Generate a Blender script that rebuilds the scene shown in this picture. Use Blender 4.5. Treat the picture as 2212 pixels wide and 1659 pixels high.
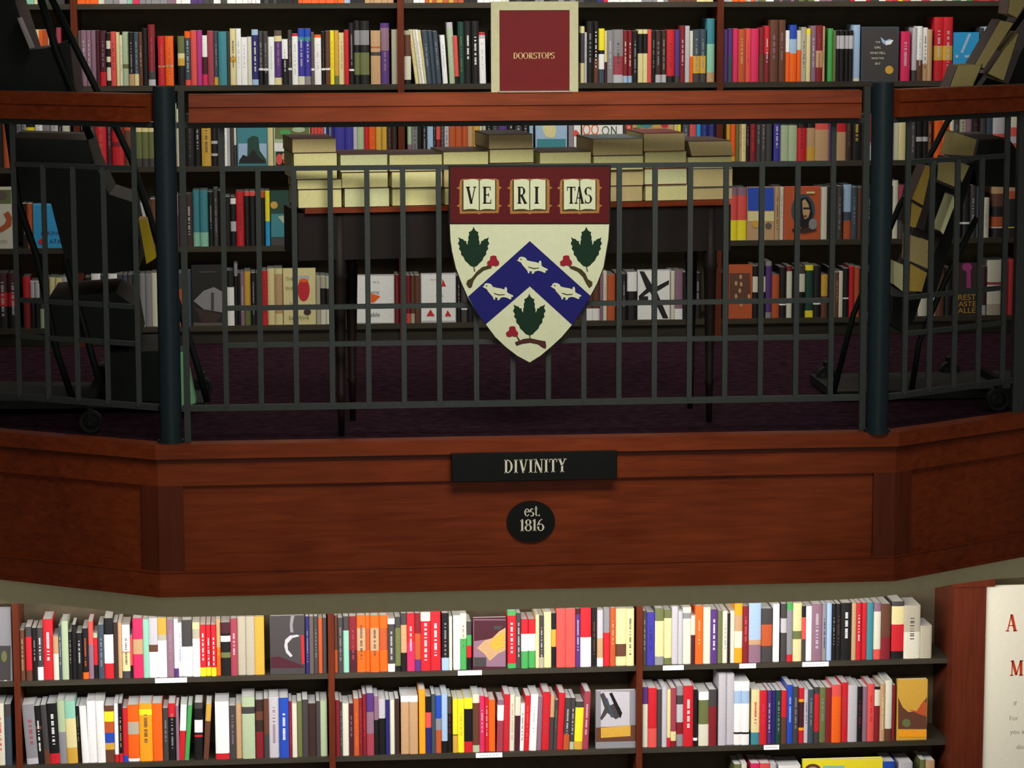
import bpy, bmesh, math, random
from mathutils import Vector, Matrix
random.seed(7)
PI = math.pi
scene = bpy.context.scene
for o in list(bpy.data.objects):
    bpy.data.objects.remove(o)

# ------------------------------------------------------------------ camera
F = 6000.0
YAW, PIT, ROL = 0.0896, 0.1503, -0.0024
CAM = (0.0, -8.3037, 1.434)
fw = Vector((math.sin(YAW) * math.cos(PIT), math.cos(YAW) * math.cos(PIT), -math.sin(PIT)))
_rt = Vector((math.cos(YAW), -math.sin(YAW), 0.0))
_up = _rt.cross(fw)
RT = _rt * math.cos(ROL) + _up * math.sin(ROL)
UP = -_rt * math.sin(ROL) + _up * math.cos(ROL)
cd = bpy.data.cameras.new('camera')
cam = bpy.data.objects.new('camera', cd)
scene.collection.objects.link(cam)
cd.sensor_width = 36.0
cd.lens = 36.0 * F / 2212.0
cd.clip_start = 0.1
cd.clip_end = 100
m = Matrix((RT, UP, -fw)).transposed().to_4x4()
m.translation = Vector(CAM)
cam.matrix_world = m
scene.camera = cam

# ------------------------------------------------------------------ world, exposure, lights
w = bpy.data.worlds.new('world'); scene.world = w; w.use_nodes = True
w.node_tree.nodes['Background'].inputs[0].default_value = (1.0, 0.93, 0.8, 1)
w.node_tree.nodes['Background'].inputs[1].default_value = 0.06
vs = scene.view_settings
vs.view_transform = 'Standard'; vs.look = 'None'; vs.gamma = 1.0; vs.use_curve_mapping = False
vs.exposure = 0.0


def area(name, loc, target, sx, sy, power, col, spread=180):
    d = bpy.data.lights.new(name, 'AREA'); d.shape = 'RECTANGLE'; d.size = sx; d.size_y = sy
    d.energy = power; d.color = col; d.spread = math.radians(spread)
    o = bpy.data.objects.new(name, d); scene.collection.objects.link(o)
    o.location = loc
    o.rotation_euler = (Vector(target) - Vector(loc)).to_track_quat('-Z', 'Y').to_euler()
    return o


area('mezzanine_ceiling_light', (0.9, 1.75, 1.9), (0.9, 2.2, 1.0), 4.0, 0.2, 35, (1.0, 0.97, 0.90))
area('lower_shelf_light', (0.6, 1.15, -0.66), (0.6, 2.25, -1.35), 4.2, 0.3, 64, (1.0, 0.97, 0.96))
area('balcony_fill', (0.85, -2.2, 2.45), (0.8, 0.1, 0.7), 1.8, 1.3, 12.5, (1.0, 1.0, 0.86), 55)  # added softbox brightening shield and stacks, no fitting hangs there
area('atrium_fill', (1.2, -9.8, 1.2), (0.8, 0.2, 0.0), 5.0, 3.0, 95, (1.0, 0.95, 0.82))  # added frontal fill behind the camera


# ------------------------------------------------------------------ photo point -> world point
def ray(x, y):
    return fw + RT * ((x - 1106) / F) - UP * ((y - 829.5) / F)


def PY(x, y, Y):
    d = ray(x, y); t = (Y - CAM[1]) / d[1]
    return Vector(CAM) + d * t


def PZ(x, y, z):
    d = ray(x, y); t = (z - CAM[2]) / d[2]
    return Vector(CAM) + d * t


def PV(x, y, org, dr):
    """point on the vertical plane through org (x, y) along dr (x, y)"""
    n = Vector((-dr[1], dr[0], 0)); d = ray(x, y)
    t = (Vector((org[0], org[1], 0)) - Vector(CAM)).dot(n) / d.dot(n)
    return Vector(CAM) + d * t


# ------------------------------------------------------------------ materials
def lin(c):
    return tuple(((v / 255) / 12.92 if v / 255 <= 0.04045 else ((v / 255 + 0.055) / 1.055) ** 2.4) for v in c) + (1.0,)


_mats = {}


def mat(name, rgb, rough=0.5, var=0.12, scale=60, metal=0.0, spec=0.22, bump=0.0):
    if name in _mats:
        return _mats[name]
    mt = bpy.data.materials.new(name); mt.use_nodes = True
    nt = mt.node_tree; b = nt.nodes['Principled BSDF']
    b.inputs['Roughness'].default_value = rough; b.inputs['Metallic'].default_value = metal
    b.inputs['Specular IOR Level'].default_value = spec
    tc = nt.nodes.new('ShaderNodeTexCoord'); nz = nt.nodes.new('ShaderNodeTexNoise')
    nz.inputs['Scale'].default_value = scale; nz.inputs['Detail'].default_value = 4
    cr = nt.nodes.new('ShaderNodeValToRGB')
    L = lin(rgb)
    cr.color_ramp.elements[0].position = 0.3; cr.color_ramp.elements[1].position = 0.7
    cr.color_ramp.elements[0].color = tuple(v * (1 - var) for v in L[:3]) + (1,)
    cr.color_ramp.elements[1].color = tuple(min(1, v * (1 + var)) for v in L[:3]) + (1,)
    nt.links.new(tc.outputs['Object'], nz.inputs['Vector'])
    nt.links.new(nz.outputs['Fac'], cr.inputs['Fac'])
    nt.links.new(cr.outputs['Color'], b.inputs['Base Color'])
    if bump:
        bp = nt.nodes.new('ShaderNodeBump'); bp.inputs['Strength'].default_value = bump
        bp.inputs['Distance'].default_value = 0.002
        nt.links.new(nz.outputs['Fac'], bp.inputs['Height']); nt.links.new(bp.outputs['Normal'], b.inputs['Normal'])
    _mats[name] = mt
    return mt


def wood(name, c1, c2, rough=0.35, axis_scale=(1.2, 12, 14), big=2.2):
    mt = bpy.data.materials.new(name); mt.use_nodes = True
    nt = mt.node_tree; b = nt.nodes['Principled BSDF']
    b.inputs['Roughness'].default_value = rough; b.inputs['Specular IOR Level'].default_value = 0.18
    tc = nt.nodes.new('ShaderNodeTexCoord'); mp = nt.nodes.new('ShaderNodeMapping')
    mp.inputs['Scale'].default_value = axis_scale
    n1 = nt.nodes.new('ShaderNodeTexNoise'); n1.inputs['Scale'].default_value = 4; n1.inputs['Detail'].default_value = 8
    n1.inputs['Distortion'].default_value = 0.6
    n2 = nt.nodes.new('ShaderNodeTexNoise'); n2.inputs['Scale'].default_value = big; n2.inputs['Detail'].default_value = 3
    mx = nt.nodes.new('ShaderNodeMath'); mx.operation = 'MULTIPLY_ADD'; mx.inputs[1].default_value = 0.5
    ml = nt.nodes.new('ShaderNodeMath'); ml.operation = 'MULTIPLY'; ml.inputs[1].default_value = 0.5
    cr = nt.nodes.new('ShaderNodeValToRGB')
    cr.color_ramp.elements[0].position = 0.33; cr.color_ramp.elements[1].position = 0.68
    cr.color_ramp.elements[0].color = lin(c1); cr.color_ramp.elements[1].color = lin(c2)
    nt.links.new(tc.outputs['Object'], mp.inputs['Vector']); nt.links.new(mp.outputs[0], n1.inputs['Vector'])
    nt.links.new(tc.outputs['Object'], n2.inputs['Vector'])
    nt.links.new(n1.outputs['Fac'], ml.inputs[0]); nt.links.new(n2.outputs['Fac'], mx.inputs[0]); nt.links.new(ml.outputs[0], mx.inputs[2])
    nt.links.new(mx.outputs[0], cr.inputs['Fac']); nt.links.new(cr.outputs['Color'], b.inputs['Base Color'])
    return mt


CHERRY = wood('cherry_wood', (98, 36, 14), (140, 60, 28))
CHERRY_D = wood('dark_cherry_wood', (80, 34, 20), (106, 46, 27), axis_scale=(14, 12, 1.2))
SHELFM = wood('dark_shelf_laminate', (50, 46, 38), (68, 62, 52), rough=0.45)
BACKM = mat('shelf_back_panel', (84, 74, 56), 0.7, 0.1, 30)
IRON = mat('dark_grey_painted_iron', (52, 56, 56), 0.55, 0.08, 90)
POSTM = mat('blue_green_black_painted_steel', (30, 42, 48), 0.45, 0.1, 60)
RACKM = mat('dark_green_painted_steel', (9, 17, 14), 0.6, 0.15, 30)
RUBBER = mat('black_rubber', (14, 16, 16), 0.6)
CARPET = mat('plum_patterned_carpet', (42, 24, 33), 0.95, 0.45, 26, bump=0.6, spec=0.02)
PLASTER = mat('cream_plaster', (234, 224, 182), 0.8, 0.04, 30, bump=0.1)
PAGES = mat('cream_pages', (214, 204, 150), 0.85, 0.07, 160)
PAGEW = mat('white_pages', (208, 208, 205), 0.85, 0.07, 160)
SIGNB = mat('black_sign_board', (16, 18, 18), 0.35, 0.1, 40)
LETTER = mat('off_white_lettering', (235, 228, 210), 0.5, 0.03)
WALLM = mat('tan_wall_paint', (120, 105, 80), 0.8, 0.05, 20)  # plain tan with faint mottling
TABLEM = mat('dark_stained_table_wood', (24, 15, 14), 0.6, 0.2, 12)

PAL = {
 'K': ('black', (24, 22, 23)), 'k': ('charcoal', (66, 62, 62)), 'W': ('white', (238, 236, 234)), 'w': ('off-white', (216, 212, 192)),
 'C': ('cream', (222, 208, 152)), 'e': ('beige', (176, 168, 148)), 'T': ('tan', (190, 152, 112)), 'N': ('brown', (98, 60, 44)),
 'n': ('dark brown', (58, 40, 36)), 'R': ('crimson', (198, 34, 44)), 'r': ('maroon', (126, 32, 40)), 'P': ('raspberry pink', (212, 44, 92)),
 'p': ('magenta', (176, 60, 132)), 'S': ('coral', (218, 82, 76)), 'O': ('orange', (236, 98, 26)), 'o': ('burnt orange', (184, 84, 44)),
 'q': ('amber', (242, 158, 34)), 'Y': ('yellow', (240, 222, 44)), 'y': ('gold', (206, 160, 62)), 'G': ('green', (72, 160, 84)),
 'g': ('olive', (104, 110, 66)), 'h': ('dark green', (28, 66, 54)), 'E': ('sage', (172, 188, 152)), 'M': ('mint', (140, 196, 172)),
 't': ('teal', (62, 132, 144)), 'c': ('cyan', (44, 152, 208)), 'B': ('blue', (38, 74, 176)), 'b': ('navy', (40, 40, 104)), 'L': ('light blue', (160, 186, 216)),
 'V': ('purple', (84, 52, 118)), 'v': ('mauve', (138, 104, 122)), 'Q': ('plum', (72, 30, 40)), 'd': ('dusty rose', (156, 62, 76)),
 'A': ('grey', (136, 134, 138)), 'a': ('light grey', (188, 184, 190)), 'D': ('slate', (62, 74, 86)), 'U': ('taupe', (96, 84, 76)),
 'i': ('indigo', (60, 54, 150)),
}


def cm(code):
    n, rgb = PAL[code]
    return mat(n.replace(' ', '_').replace('-', '_') + '_printed_cover', rgb, 0.38, 0.10, 220, spec=0.5)


# ------------------------------------------------------------------ object helpers
COL = scene.collection


def link(name, me, mats, parent=None):
    o = bpy.data.objects.new(name, me)
    for mm in (mats if isinstance(mats, (list, tuple)) else [mats]):
        me.materials.append(mm)
    COL.objects.link(o)
    if parent is not None:
        o.parent = parent
    return o


def obj(name, bm, mats, parent=None):
    me = bpy.data.meshes.new(name)
    bmesh.ops.recalc_face_normals(bm, faces=bm.faces)
    bm.to_mesh(me); bm.free()
    return link(name, me, mats, parent)


def tag(o, label=None, cat=None, group=None, kind=None):
    if label: o['label'] = label
    if cat: o['category'] = cat
    if group: o['group'] = group
    if kind: o['kind'] = kind
    return o


def empty(name, loc, label, cat, group=None):
    o = bpy.data.objects.new(name, None); o.empty_display_size = 0.05
    COL.objects.link(o); o.location = loc
    return tag(o, label, cat, group)


def box(bm, x0, x1, y0, y1, z0, z1, mi=0):
    v = [bm.verts.new((x, y, z)) for z in (z0, z1) for y in (y0, y1) for x in (x0, x1)]
    for f in ((0, 1, 3, 2), (4, 5, 7, 6), (0, 1, 5, 4), (2, 3, 7, 6), (0, 2, 6, 4), (1, 3, 7, 5)):
        bm.faces.new([v[i] for i in f]).material_index = mi
    return v


def bevel(bm, w_, seg=2):
    bmesh.ops.bevel(bm, geom=bm.edges[:], offset=w_, segments=seg, affect='EDGES', clamp_overlap=True)


def prism(bm, pts, vec, mi=0):
    """polygon PTS (3-D, flat) pulled along VEC"""
    a = [bm.verts.new(p) for p in pts]; b = [bm.verts.new(Vector(p) + Vector(vec)) for p in pts]
    n = len(a)
    bm.faces.new(a).material_index = mi; bm.faces.new(b[::-1]).material_index = mi
    for i in range(n):
        bm.faces.new((a[i], b[i], b[(i + 1) % n], a[(i + 1) % n])).material_index = mi


def tube(bm, pts, r, n=12, square=False):
    """bar through PTS; round with N sides or square"""
    pts = [Vector(p) for p in pts]
    k = 4 if square else n
    rings = []
    for i, p in enumerate(pts):
        d = (pts[min(i + 1, len(pts) - 1)] - pts[max(i - 1, 0)]).normalized()
        ref = Vector((0, 1, 0)) if abs(d.y) < 0.9 else Vector((0, 0, 1))
        u = d.cross(ref).normalized(); v = d.cross(u).normalized()
        off = PI / 4 if square else 0
        rr = r * (1.4142 if square else 1)
        rings.append([bm.verts.new(p + u * rr * math.cos(off + 2 * PI * j / k) + v * rr * math.sin(off + 2 * PI * j / k)) for j in range(k)])
    for a, b in zip(rings, rings[1:]):
        for j in range(k):
            bm.faces.new((a[j], a[(j + 1) % k], b[(j + 1) % k], b[j]))
    bm.faces.new(rings[0][::-1]); bm.faces.new(rings[-1])


def smooth(o):
    for p in o.data.polygons:
        p.use_smooth = True
    return o


# ------------------------------------------------------------------ setting
YW = 2.247                      # plane of the shelf fronts
UX = [-1.909, -0.690, 0.5295, 1.7485, 2.9675]        # uprights of the upper bookcase
SZ = [1.288, 0.983, 0.679, 0.3745, 0.0707]           # tops of its shelves
LX = [-2.181, -0.971, 0.239, 1.449, 2.70]            # uprights of the lower bookcase
LZ = [-0.985, -1.3005, -1.6351, -1.97]
KS, KX = 0.02, 0.012

bm = bmesh.new(); box(bm, -4.5, 5.5, YW + 0.27, YW + 0.4, -2.6, 3.0)
tag(obj('wall_back', bm, WALLM), kind='structure')
bm = bmesh.new()     # balcony deck with the three-sided front
CL, DL = Vector((-0.329, 0.0)), Vector((-0.859, 0.513)).normalized()
CR, DR = Vector((1.938, 0.0)), Vector((0.849, 0.529)).normalized()


def path(off, ext=2.6):
    """outline of the balcony front moved back by OFF: left end, left corner, right corner, right end"""
    def corner(c, d, s):
        h = math.atan2(d.y, abs(d.x)) / 2
        return Vector((c.x + s * off * math.tan(h), off))
    a = corner(CL, DL, 1); b = corner(CR, DR, -1)
    return [a + DL * ext, a, b, b + DR * ext]


def extr_path(bm, off0, off1, z0, z1, ext=2.2, mi=0):
    p, q = path(off0, ext), path(off1, ext)
    for i in range(3):
        vs_ = [bm.verts.new((pt.x, pt.y, z)) for z in (z0, z1) for pt in (p[i], p[i + 1], q[i + 1], q[i])]
        for f in ((0, 1, 2, 3), (4, 5, 6, 7), (0, 1, 5, 4), (1, 2, 6, 5), (2, 3, 7, 6), (3, 0, 4, 7)):
            bm.faces.new([vs_[k_] for k_ in f]).material_index = mi
    bmesh.ops.remove_doubles(bm, verts=bm.verts[:], dist=1e-5)


p = path(0.05, 2.4)
poly = [(pt.x, pt.y, 0.0) for pt in p] + [(p[3].x, YW + 0.27, 0), (p[0].x, YW + 0.27, 0)]
prism(bm, poly, (0, 0, -0.03))
tag(obj('floor', bm, CARPET), kind='structure')
bm = bmesh.new()
p = path(0.45, 2.4)
poly = [(pt.x, pt.y, -0.05) for pt in p] + [(p[3].x, YW + 0.27, -0.05), (p[0].x, YW + 0.27, -0.05)]
prism(bm, poly, (0, 0, -0.42))
tag(obj('ceiling', bm, PLASTER), kind='structure')
bm = bmesh.new(); box(bm, -4.5, 5.5, 0.3, YW + 0.3, -2.7, -2.6)
tag(obj('floor_lower', bm, CARPET), kind='structure')

# cream plaster band under the balcony: follows the front with rounded corners
cv = [(-3.3, 0.42), (-2.2, 0.4), (-1.2, 0.375), (-0.845, 0.37), (-0.699, 0.352), (-0.549, 0.27), (-0.417, 0.175), (-0.33, 0.14), (-0.258, 0.13), (0.17, 0.128),
      (0.718, 0.13), (1.185, 0.134), (1.688, 0.148), (1.83, 0.163), (1.93, 0.186), (2.0, 0.214), (2.084, 0.259), (2.213, 0.341), (2.35, 0.40), (2.55, 0.43), (4.0, 0.44)]
bm = bmesh.new()
f0 = [(bm.verts.new((x, y, -0.56)), bm.verts.new((x, y, -0.40))) for x, y in cv]
f1 = [(bm.verts.new((x, y + 0.1, -0.56)), bm.verts.new((x, y + 0.1, -0.40))) for x, y in cv]
for i in range(len(cv) - 1):
    bm.faces.new((f0[i][0], f0[i + 1][0], f0[i + 1][1], f0[i][1]))
    bm.faces.new((f1[i][0], f1[i + 1][0], f1[i + 1][1], f1[i][1]))
    bm.faces.new((f0[i][0], f0[i + 1][0], f1[i + 1][0], f1[i][0]))
    bm.faces.new((f0[i][1], f0[i + 1][1], f1[i + 1][1], f1[i][1]))
o = obj('trim_1', bm, PLASTER); smooth(o); tag(o, kind='structure')
md = o.modifiers.new('edge', 'EDGE_SPLIT'); md.split_angle = math.radians(35)

# ------------------------------------------------------------------ balcony front (wood fascia)
fascia = empty('balcony_fascia', (0.8, 0, -0.47), 'reddish cherry wood panelled front of the balcony under the carpet edge', 'balcony front')
LOC = Vector((0.8, 0, -0.47))


def child(name, bm, mats, parent, loc):
    bm.transform(Matrix.Translation(-Vector(loc)))
    return obj(name, bm, mats, parent)


bm = bmesh.new(); extr_path(bm, -0.012, 0.05, -0.04, 0.004); child('nosing', bm, CHERRY, fascia, LOC)
bm = bmesh.new(); extr_path(bm, 0.0, 0.05, -0.052, -0.04); child('nosing_moulding', bm, CHERRY_D, fascia, LOC)
bm = bmesh.new(); extr_path(bm, 0.006, 0.05, -0.125, -0.052); child('top_rail', bm, CHERRY, fascia, LOC)
bm = bmesh.new(); extr_path(bm, 0.006, 0.05, -0.455, -0.39); child('bottom_rail', bm, CHERRY, fascia, LOC)
bm = bmesh.new(); extr_path(bm, -0.002, 0.05, -0.467, -0.455); child('base_moulding', bm, CHERRY, fascia, LOC)
bm = bmesh.new(); extr_path(bm, 0.003, 0.02, -0.393, -0.388); child('panel_moulding', bm, CHERRY, fascia, LOC)
pp = path(0.02, 2.2); pq = path(0.05, 2.2)
for i in range(3):
    bm = bmesh.new()
    prism(bm, [(pp[i].x, pp[i].y, -0.39), (pp[i + 1].x, pp[i + 1].y, -0.39), (pp[i + 1].x, pp[i + 1].y, -0.125), (pp[i].x, pp[i].y, -0.125)],
          (0, 0.03, 0))
    child('panel', bm, CHERRY, fascia, LOC)
p6 = path(0.006, 2.2)
for a, b, s in ((p6[1], p6[2], 0.075), (p6[2], p6[1], 0.068), (p6[1], p6[0], 0.06), (p6[2], p6[3], 0.07)):
    d = (b - a).normalized(); bm = bmesh.new()
    e = a + d * s; n = Vector((0, 0.014))
    prism(bm, [(a.x, a.y, -0.39), (e.x, e.y, -0.39), (e.x, e.y, -0.125), (a.x, a.y, -0.125)], (n.x, n.y, 0))
    child('stile', bm, CHERRY_D, fascia, LOC)


# ------------------------------------------------------------------ serif lettering
def _q(bm, a, b, wd, base, sx, sz, n, y, t):
    a = Vector(a); b = Vector(b); d = (b - a).normalized(); nn = Vector((-d.y, d.x)) * wd / 2
    P4 = [a + nn, a - nn, b - nn, b + nn]
    prism(bm, [base + sx * q.x + sz * q.y + n * y for q in P4], n * t)


TK, TN, SR = 0.17, 0.065, 0.055
GL = {
 'V': (0.78, [((0.16, 1), (0.41, 0), TK), ((0.66, 1), (0.41, 0), TN), 's0.04,0.33,1', 's0.54,0.76,1']),
 'E': (0.66, [((0.2, 0), (0.2, 1), TK), ((0.06, 0.97), (0.58, 0.97), SR), ((0.06, 0.03), (0.62, 0.03), SR), ((0.2, 0.52), (0.46, 0.52), SR), ((0.57, 1), (0.57, 0.78), SR), ((0.61, 0), (0.61, 0.24), SR), ((0.46, 0.42), (0.46, 0.62), SR)]),
 'R': (0.76, [((0.2, 0), (0.2, 1), TK), 's0.06,0.36,0', ((0.06, 0.97), (0.36, 0.97), SR), ('arc', 0.34, 0.74, 0.22, 0.24, -90, 90), ((0.36, 0.5), (0.66, 0), TK), 's0.56,0.78,0', ((0.2, 0.5), (0.36, 0.5), SR)]),
 'I': (0.4, [((0.2, 0), (0.2, 1), TK), 's0.05,0.35,0', 's0.05,0.35,1']),
 'T': (0.7, [((0.35, 0), (0.35, 1), TK), 's0.2,0.5,0', ((0.04, 0.97), (0.66, 0.97), SR), ((0.055, 1), (0.055, 0.76), SR), ((0.645, 1), (0.645, 0.76), SR)]),
 'A': (0.76, [((0.14, 0), (0.38, 1), TN), ((0.38, 1), (0.63, 0), TK), 's0.03,0.27,0', 's0.5,0.76,0', ((0.22, 0.34), (0.54, 0.34), SR)]),
 'S': (0.58, [('arc', 0.29, 0.73, 0.2, 0.23, 40, 250), ('arc', 0.29, 0.27, 0.22, 0.24, -140, 90), ((0.5, 0.78), (0.5, 1), SR), ((0.07, 0.24), (0.07, 0), SR)]),
 'D': (0.78, [((0.2, 0), (0.2, 1), TK), 's0.06,0.3,0', 's0.06,0.3,1', ('arc', 0.3, 0.5, 0.36, 0.47, -90, 90)]),
 'N': (0.82, [((0.16, 0), (0.16, 1), TN), ((0.15, 1), (0.66, 0.02), TK), ((0.68, 0), (0.68, 1), TN), 's0.04,0.28,0', 's0.56,0.8,1', 's0.02,0.2,1']),
 'Y': (0.74, [((0.15, 1), (0.38, 0.48), TK), ((0.62, 1), (0.38, 0.48), TN), ((0.37, 0), (0.37, 0.5), TK), 's0.22,0.52,0', 's0.02,0.3,1', 's0.5,0.74,1']),
 'O': (0.82, [('arc', 0.41, 0.5, 0.33, 0.48, 0, 360)]),
 'P': (0.66, [((0.2, 0), (0.2, 1), TK), 's0.06,0.36,0', ((0.06, 0.97), (0.36, 0.97), SR), ('arc', 0.34, 0.72, 0.24, 0.26, -90, 90)]),
 'M': (1.0, [((0.16, 0), (0.2, 1), TN), ((0.2, 1), (0.48, 0.05), TK), ((0.76, 1), (0.48, 0.05), TN), ((0.8, 0), (0.78, 1), TK), 's0.04,0.28,0', 's0.66,0.94,0', 's0.06,0.2,1', 's0.78,0.92,1']),
 '1': (0.42, [((0.22, 0), (0.22, 1), TK), 's0.07,0.37,0', ((0.06, 0.86), (0.22, 0.97), SR)]),
 '8': (0.62, [('arc', 0.31, 0.75, 0.19, 0.21, 0, 360), ('arc', 0.31, 0.27, 0.24, 0.25, 0, 360)]),
 '6': (0.62, [('arc', 0.32, 0.3, 0.23, 0.28, 0, 360), ('arc', 0.44, 0.36, 0.35, 0.6, 88, 180)]),
 'e': (0.56, [('arc', 0.28, 0.34, 0.2, 0.31, 0, 325), ((0.1, 0.38), (0.48, 0.38), SR)]),
 's': (0.46, [('arc', 0.23, 0.5, 0.14, 0.15, 40, 250), ('arc', 0.23, 0.18, 0.16, 0.17, -140, 90)]),
 't': (0.4, [((0.2, 0.08), (0.2, 0.85), 0.13), ((0.05, 0.63), (0.36, 0.63), SR), ((0.2, 0.04), (0.36, 0.06), SR)]),
 '.': (0.26, [((0.12, 0), (0.12, 0.13), 0.13)]),
 ' ': (0.4, []),
}


def serif(bm, text, org, sx, sz, n, h, thick=0.0012, wf=1.0, track=0.04, center=True):
    """serif capitals: baseline point ORG, unit vectors SX (along) and SZ (up), N towards the reader, height H"""
    sx = Vector(sx).normalized(); sz = Vector(sz).normalized(); n = Vector(n).normalized()
    tot = sum(GL[c][0] + track for c in text) - track
    x = -tot / 2 if center else 0
    for c in text:
        wd, st = GL[c]
        base = Vector(org) + sx * (x * h * wf)
        X_, Z_ = sx * h * wf, sz * h
        for s in st:
            if isinstance(s, str):
                a, b, zz = [float(v) for v in s[1:].split(',')]
                zz = 0.03 if zz < 0.5 else 0.97
                _q(bm, (a, zz), (b, zz), SR, base, X_, Z_, n, 0, thick)
            elif s[0] == 'arc':
                _, cx, cy, rx, ry, a0, a1 = s
                k = max(6, int(abs(a1 - a0) / 15))
                ring = []
                for i in range(k + 1):
                    a = math.radians(a0 + (a1 - a0) * i / k)
                    wd_ = TN + (TK - TN) * abs(math.cos(a)) ** 1.5
                    ca, sa = math.cos(a), math.sin(a)
                    ring.append(((cx + (rx + wd_ / 2) * ca, cy + (ry + 0.03) * sa), (cx + (rx - wd_ / 2) * ca, cy + (ry - 0.03) * sa)))
                for (a, b), (c_, d_) in zip(ring, ring[1:]):
                    prism(bm, [base + X_ * q[0] + Z_ * q[1] for q in (a, b, d_, c_)], n * thick)
            else:
                _q(bm, s[0], s[1], s[2], base, X_, Z_, n, 0, thick)
        x += wd + track
    return bm


NF = Vector((0, -1, 0)); EX = Vector((1, 0, 0)); EZ = Vector((0, 0, 1))


def sans(name, text, loc, h, m_, parent, width=None, rot=0, ploc=(0, 0, 0)):
    cu = bpy.data.curves.new(name, 'FONT'); cu.body = text; cu.align_x = 'CENTER'; cu.size = 1.0; cu.extrude = 0.0
    ob = bpy.data.objects.new(name, cu); COL.objects.link(ob)
    bpy.context.view_layer.update()
    me = bpy.data.meshes.new_from_object(ob)
    bpy.data.objects.remove(ob)
    xs = [v.co.x for v in me.vertices]; ys = [v.co.y for v in me.vertices]
    if not xs: return
    sy = h / (max(ys) - min(ys)); sx = sy if width is None else width / (max(xs) - min(xs))
    y0 = min(ys); xm = (max(xs) + min(xs)) / 2
    for v in me.vertices:
        x, z = (v.co.x - xm) * sx, (v.co.y - y0) * sy
        c, s = math.cos(rot), math.sin(rot)
        v.co = (x * c - z * s + loc[0] - ploc[0], loc[1] - ploc[1], x * s + z * c + loc[2] - ploc[2])
    me.materials.clear()
    return link(name, me, m_, parent)


# DIVINITY sign and the oval
a, b = PY(975, 983, -0.03), PY(1333, 1035, -0.03)
sgn = empty('section_sign', (0.78, -0.01, -0.125), 'long black sign reading DIVINITY in white serif capitals on the balcony front', 'sign')
SL = (0.78, -0.01, -0.125)
zt, zb = PY(1154, 977, -0.03).z, PY(1154, 1039, -0.03).z
bm = bmesh.new(); box(bm, a.x, b.x, -0.03, -0.0125, zb, zt); bevel(bm, 0.002, 1); child('sign_board', bm, SIGNB, sgn, SL)
bm = bmesh.new()
pc = PY(1156, 1021, -0.031)
serif(bm, 'DIVINITY', (pc.x, -0.0302, pc.z), EX, EZ, NF, 0.0415, 0.0015, wf=0.885, track=0.03)
child('lettering', bm, LETTER, sgn, SL)
ov = empty('date_plaque', (0.79, 0.02, -0.25), 'black oval plaque reading est. 1816 on the wooden panel below the sign', 'plaque')
OL = (0.79, 0.02, -0.25)
oc = PY(1147, 1127, 0.012)
bm = bmesh.new()
prism(bm, [(oc.x + 0.0745 * math.cos(t * PI / 18), 0.012, oc.z + 0.0645 * math.sin(t * PI / 18)) for t in range(36)], (0, 0.0085, 0))
child('plaque_board', bm, SIGNB, ov, OL)
bm = bmesh.new()
pc = PY(1150, 1115, 0.0118); serif(bm, 'est.', (pc.x, pc.y, pc.z), EX, EZ, NF, 0.036, wf=0.82, track=0.0)
pc = PY(1149, 1147, 0.0118); serif(bm, '1816', (pc.x, pc.y, pc.z), EX, EZ, NF, 0.037, wf=0.95, track=0.02)
child('lettering', bm, LETTER, ov, OL)

# ------------------------------------------------------------------ railing: posts, bars, wooden handrails
RY = 0.035
PL, PR = Vector((-0.286, 0.04)), Vector((1.877, 0.012))
ZR = [0.107, 0.297, 0.41, 0.829]


def post(x, y, label):
    o = empty('railing_post', (x, y, 0), label, 'post')
    bm = bmesh.new(); tube(bm, [(0, 0, 0.0), (0, 0, 1.075)], 0.033, 28); s = smooth(obj('shaft', bm, POSTM, o))
    s.modifiers.new('e', 'EDGE_SPLIT').split_angle = math.radians(40)
    bm = bmesh.new(); tube(bm, [(0, 0, 0), (0, 0, 0.012)], 0.04, 28); obj('base_ring', bm, POSTM, o)


post(PL.x, PL.y, 'thick dark steel post left of the shield, at the left bend of the railing')
post(PR.x, PR.y, 'thick dark steel post right of the shield, at the right bend of the railing')


def bar(parent, name, p, q, r=0.0078, square=True):
    bm = bmesh.new(); tube(bm, [p, q], r, 8, square); obj(name, bm, IRON, parent)


ctr = empty('balcony_railing', (0, 0, 0), 'middle dark iron balcony railing behind the painted shield', 'railing')
for X0, y0 in ((397, 955), (1868, 935)):
    q = PY(X0, 500, RY); bar(ctr, 'end_bar', (q.x, RY, 0.005), (q.x, RY, 1.062), 0.0095)
xs = [484, 560, 637, 715, 794, 871, 948, 1028, 1107, 1184, 1261, 1337, 1414, 1490, 1567, 1644, 1721, 1797]
cx = [PY(x, 560, RY).x for x in xs]
for i, x in enumerate(cx):
    bar(ctr, 'baluster', (x, RY, ZR[0]), (x, RY + 0.0, 0.956 if i in (0, len(cx) - 1) else ZR[3]))
bar(ctr, 'bottom_rail', (PL.x + 0.034, RY + 0.002, ZR[0]), (PR.x - 0.034, RY + 0.002, ZR[0]), 0.009)
for z in ZR[1:]:
    bar(ctr, 'middle_rail', (cx[0], RY + 0.003, z), (cx[-1], RY + 0.003, z), 0.0072)
bar(ctr, 'top_rail', (PL.x + 0.034, RY + 0.002, 0.960), (PR.x - 0.034, RY + 0.002, 0.960), 0.0085)


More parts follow.
